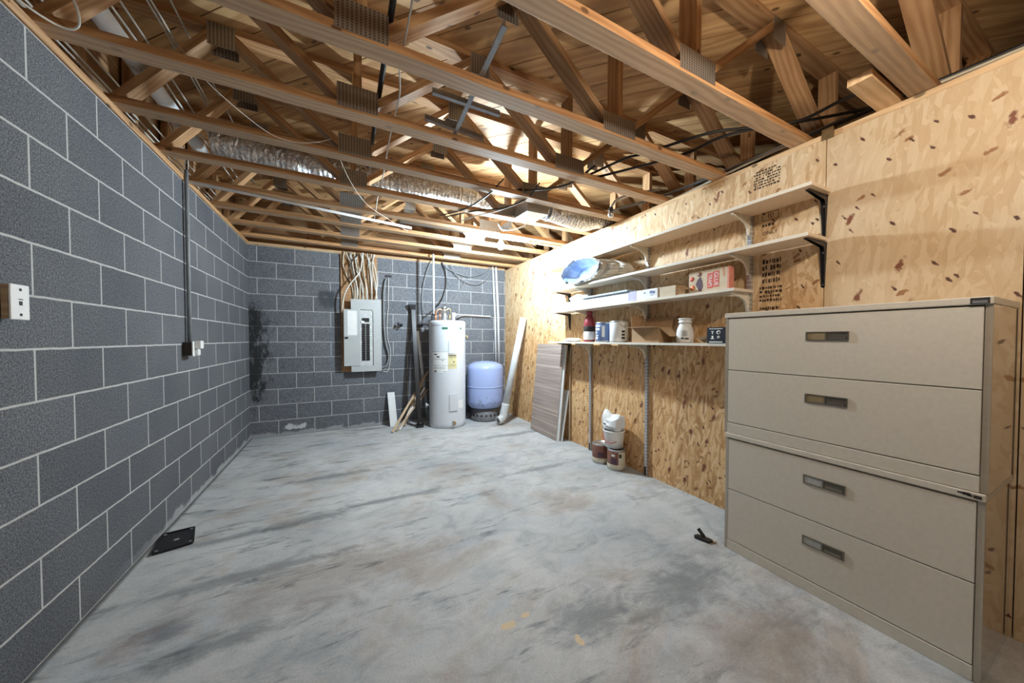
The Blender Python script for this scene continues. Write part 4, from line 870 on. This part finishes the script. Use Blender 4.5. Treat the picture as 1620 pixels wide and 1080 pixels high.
obj('tray', MB().prism([(3.035, 1.345, .001), (3.028, 1.335, .001), (3.05, 1.262, .001), (3.085, 1.255, .001), (3.088, 1.275, .001), (3.065, 1.34, .001)], (0, 0, .016)), M['black'], t, bevel=.003)
obj('lever', MB().beam((3.07, 1.30, .015), (3.06, 1.335, .055), .022, .006, (0, 1, 0)), M['black'], t)
o = obj('wood_chip', blob((3.092, 1.25, .006), (.012, .008, .006), 4, .4, 10, 6, zmin=.0005), M['cardboard'], at=(3.092, 1.25, 0)); tag(o, 'tiny tan wood chip on the floor beside the black clip', 'chip')
# ------------------------------------------------------------------ pipes, ducts and cables among the trusses
Zc = 2.476
o = obj('white_pipe', MB().tube([(.005, 3.41, 2.4625), (1.72, 3.70, 2.4475)], .0125, 12), M['pvc'], at=(.01, 3.4, 2.44)); tag(o, 'thin white pipe under the trusses, from the left wall to mid-room', 'pipe')
o = obj('white_pipe', MB().tube([(1.585, 3.545, 2.4475), (2.6, 3.545, 2.4385), (3.545, 3.545, 2.430)], .014, 12), M['pvc'], at=(3.5, 3.6, 2.42)); tag(o, 'white pipe under the trusses behind the lit bulb', 'pipe')
o = obj('vent_pipe', MB().tube([(.085, 1.2, 2.745), (.085, 2.3, 2.735), (.09, 3.5, 2.715)], .043, 20, True, .038), M['pvc'], at=(.09, 3.5, 2.7)); tag(o, 'wide white pipe running through the trusses along the left wall', 'pipe')
o = obj('black_pipe', MB().tube([(1.252, 1.02, 2.625), (1.252, 1.72, 2.622), (1.25, 2.26, 2.62), (1.25, 2.9, 2.62)], .0135, 10), M['cable_black'], at=(1.25, 2.5, 2.58)); tag(o, 'thin black pipe running through the trusses at mid-room', 'pipe')
t = thing('foil_duct', 'long silver foil flexible duct threaded through the trusses', 'duct', (1.4, 3.25, 2.7))
pts = curve([(.22, 3.22, 2.735), (.7, 3.235, 2.69), (1.2, 3.255, 2.69), (1.7, 3.25, 2.69), (2.1, 3.25, 2.70), (2.45, 3.235, 2.68)], 10); obj('sleeve', MB().tube(pts, [.118 + .006 * mnoise.noise(p * 9) for p in pts], 24), M['foil'], t)
t = thing('duct_boot', 'bare sheet metal duct boot hung between trusses beside the bulb', 'duct', (2.66, 2.86, 2.5))
m = MB().hexa([(2.57, 2.68, 2.43), (2.80, 2.68, 2.43), (2.80, 2.94, 2.44), (2.57, 2.94, 2.44), (2.57, 2.68, 2.60), (2.80, 2.68, 2.60), (2.80, 2.94, 2.60), (2.57, 2.94, 2.60)]); obj('box', m, M['galv'], t, bevel=.004); m = MB().cyl((2.80, 2.80, 2.52), (2.86, 2.80, 2.515), .085, 24); obj('collar', m, M['galv'], t)
t = thing('foil_duct', 'short silver foil duct sagging from the boot to the OSB wall', 'duct', (3.2, 2.78, 2.48))
pts = curve([(2.864, 2.80, 2.513), (3.0, 2.80, 2.505), (3.15, 2.80, 2.485), (3.3, 2.80, 2.48), (3.48, 2.80, 2.53), (3.75, 2.78, 2.58)], 10); obj('sleeve', MB().tube(pts, [.092 + .006 * mnoise.noise(p * 9) for p in pts], 24), M['foil'], t)
t = thing('grid_tees', 'steel ceiling grid tees crossed and laid over two trusses', 'ceiling grid', (1.66, 1.7, 2.50))
def tee(p, q):
    m = MB(); p, q = V(p), V(q); m.beam(p, q, .023, .003); m.beam(p + V((0, 0, .016)), q + V((0, 0, .016)), .004, .030); return m
z = ztilt(1.66, 2.476) + .0405
obj('main_tee', tee((1.645, 1.22, z), (1.678, 2.06, z)), M['tee'], t); obj('cross_tee', tee((1.475, 1.715, z + .002), (1.85, 1.715, z - .001)), M['tee'], t); obj('cross_tee', tee((1.485, 1.935, z + .002), (1.85, 1.965, z - .001)), M['tee'], t)
o = obj('white_wire', MB().tube(curve([(1.30, 1.10, 2.53), (1.305, 1.45, 2.525), (1.30, 1.60, 2.50), (1.325, 1.78, 2.49), (1.33, 2.05, 2.52), (1.335, 2.4, 2.525), (1.34, 2.7, 2.50), (1.34, 3.05, 2.52), (1.345, 3.6, 2.46)]), .0038, 6), M['cable_white'], at=(1.34, 2.5, 2.5)); tag(o, 'thin white wire threaded across the trusses along mid-room', 'wire')
for lb, pts, r, mt in (
    ('white wire loop hanging at the top left corner truss', [(-.05, 1.75, 2.52), (.04, 1.86, 2.46), (.10, 1.94, 2.455), (.15, 1.94, 2.47), (.175, 1.88, 2.51), (.16, 1.80, 2.56), (.12, 1.7, 2.6)], .004, 'cable_white'),
    ('thin white string slung between the left trusses', [(.42, 2.02, 2.56), (.50, 2.14, 2.49), (.67, 2.36, 2.45), (.80, 2.42, 2.45), (.92, 2.40, 2.47), (1.0, 2.42, 2.52)], .002, 'cable_white'),
    ('thin tan wire slung from a plate across three trusses', [(.98, 2.46, 2.62), (1.1, 2.8, 2.47), (1.25, 3.2, 2.44), (1.45, 3.50, 2.445), (1.7, 3.8, 2.44)], .0018, 'cable_cream'),
    ('heavy black cable resting on the trusses above the shelves', [(2.76, 2.12, 2.53), (2.87, 1.80, 2.55), (2.96, 1.69, 2.56), (3.15, 1.36, 2.57), (3.31, 1.21, 2.565), (3.48, 1.03, 2.55), (3.50, .84, 2.56), (3.55, .70, 2.58)], .009, 'cable_black'),
    ('second heavy black cable crossing the truss beside the first', [(2.80, 2.10, 2.52), (2.98, 1.86, 2.53), (3.19, 1.55, 2.545), (3.27, 1.29, 2.56), (3.56, .97, 2.555), (3.74, .77, 2.56)], .009, 'cable_black'),
    ('black cable lying along the top of the OSB wall', [(3.64, 1.9, 2.47), (3.62, 1.5, 2.48), (3.60, 1.1, 2.49), (3.64, .7, 2.51), (3.70, .45, 2.53), (3.70, -.1, 2.53)], .011, 'cable_black'),
    ('cream flat cable lying along the top of the OSB wall', [(3.60, 2.1, 2.46), (3.58, 1.6, 2.465), (3.57, 1.2, 2.475), (3.66, .8, 2.51), (3.66, .45, 2.50), (3.68, -.1, 2.50)], .008, 'cable_cream'),
    ('grey cable running above the OSB wall behind the trusses', [(3.5, 2.6, 2.56), (3.62, 2.1, 2.54), (3.68, 1.5, 2.54), (3.72, .9, 2.56)], .012, 'cable_grey'),
    ('black wire sagging under the truss left of the duct boot', [(1.95, 3.40, 2.52), (2.06, 2.95, 2.45), (2.13, 2.58, 2.445), (2.2, 2.4, 2.52)], .006, 'cable_black'),
    ('second black wire sagging left of the duct boot', [(2.02, 3.40, 2.52), (2.16, 2.95, 2.45), (2.36, 2.74, 2.44), (2.47, 2.5, 2.46), (2.5, 2.35, 2.53)], .006, 'cable_black'),
    ('black cable sagging through the trusses right of the duct boot', [(2.40, 2.54, 2.53), (2.50, 2.30, 2.46), (2.62, 2.10, 2.45), (2.72, 1.93, 2.53)], .008, 'cable_black'),
    ('white wire arching from the boot to the lit bulb', [(2.12, 3.24, 2.44), (2.2, 3.0, 2.43), (2.33, 2.80, 2.43), (2.48, 2.56, 2.455)], .005, 'cable_white'),
    ('white wire curling down to the bulb lampholder', [(2.47, 3.12, 2.44), (2.60, 3.24, 2.42), (2.74, 3.08, 2.43), (2.80, 2.98, 2.50)], .006, 'cable_white'),
    ('white wire running from the bulb lampholder to the wall', [(2.74, 3.49, 2.446), (2.85, 3.40, 2.43), (3.05, 3.52, 2.435), (3.25, 3.66, 2.44)], .005, 'cable_white')):
    o = obj('ceiling_cable', MB().tube(curve(pts), r, 7), M[mt], at=pts[len(pts) // 2]); tag(o, lb, 'cable', 'cables among the trusses')
rnd = random.Random(11)
for k in (0, 1, 3, 4, 5, 8, 9, 11):
    if k < 4: x = -.08 + .013 * k; zz = 2.60 + .02 * k
    else: x = .135 + .022 * (k - 4); zz = 2.514 + 1.287 * (x - .03) + .10 + .018 * (k % 3)
    j = rnd.uniform(-.004, .004); w_ = rnd.uniform(.0, .012)
    o = obj('white_cable', MB().tube(curve([(x + .004, 1.0, zz), (x + j, 1.8, zz - .004 - w_ * .3), (x - j, 2.5, zz + .004), (x + j, 3.2, zz - .003), (x + .002, 4.4, zz)], 4), .0048, 6), M['cable_white'], at=(x, 2.5, zz))
    tag(o, 'white cable strung through the trusses along the left wall', 'cable', 'white cables along the left wall')
t = thing('hanging_socket', 'small metal socket hanging under a truss near the wall top', 'socket', (3.22, 2.30, 2.40))
obj('cap', MB().lathe([(.010, .045), (.018, .04), (.02, .012), (.016, .0)], (3.22, 2.30, 2.40), 14), M['black'], t); obj('shell', MB().lathe([(0, -.045), (.02, -.042), (.027, -.025), (.026, -.005), (.018, .0)], (3.22, 2.30, 2.40), 16), M['galv'], t)
obj('stem', MB().tube(curve([(3.22, 2.30, 2.443), (3.25, 2.25, 2.50), (3.35, 2.15, 2.53), (3.5, 2.0, 2.54)]), .011, 8), M['galv'], t)
t = thing('wall_clip', 'small steel bracket folded over the wall top above the shelves', 'bracket', (3.55, .91, 2.40))
m = MB().box(W - .012, W - .009, .885, .938, 2.405, 2.465); m.box(W - .009, W + .03, .885, .938, 2.4455, 2.450); m.box(W - .009, W - .001, .885, .889, 2.405, 2.445); obj('plate', m, M['brass'], t)
# ------------------------------------------------------------------ camera, world, view
cam = bpy.data.cameras.new('camera'); co = bpy.data.objects.new('camera', cam); COL.objects.link(co)
f, cx, cy, yaw, pitch, roll = 527.1673, 810.0, 547.1862, .46734, -.02113, .0002
cam.sensor_width = 36; cam.lens = f / 1620 * 36; cam.shift_x = -(cx - 810) / 1620; cam.shift_y = (cy - 540) / 1620; cam.clip_start = .02; cam.clip_end = 60
co.location = (1.0616, 0, 1.2584)
fw = V((math.sin(yaw) * math.cos(pitch), math.cos(yaw) * math.cos(pitch), math.sin(pitch))); rt = V((math.cos(yaw), -math.sin(yaw), 0)); up = rt.cross(fw)
co.matrix_world = Matrix(((rt.x, up.x, -fw.x, co.location.x), (rt.y, up.y, -fw.y, co.location.y), (rt.z, up.z, -fw.z, co.location.z), (0, 0, 0, 1)))
S.camera = co
w = bpy.data.worlds.new('world'); S.world = w; w.use_nodes = True
w.node_tree.nodes['Background'].inputs[0].default_value = (.02, .02, .02, 1); w.node_tree.nodes['Background'].inputs[1].default_value = 1
S.view_settings.view_transform = 'Standard'; S.view_settings.look = 'None'; S.view_settings.gamma = 1; S.view_settings.use_curve_mapping = False
S.view_settings.exposure = 0.0
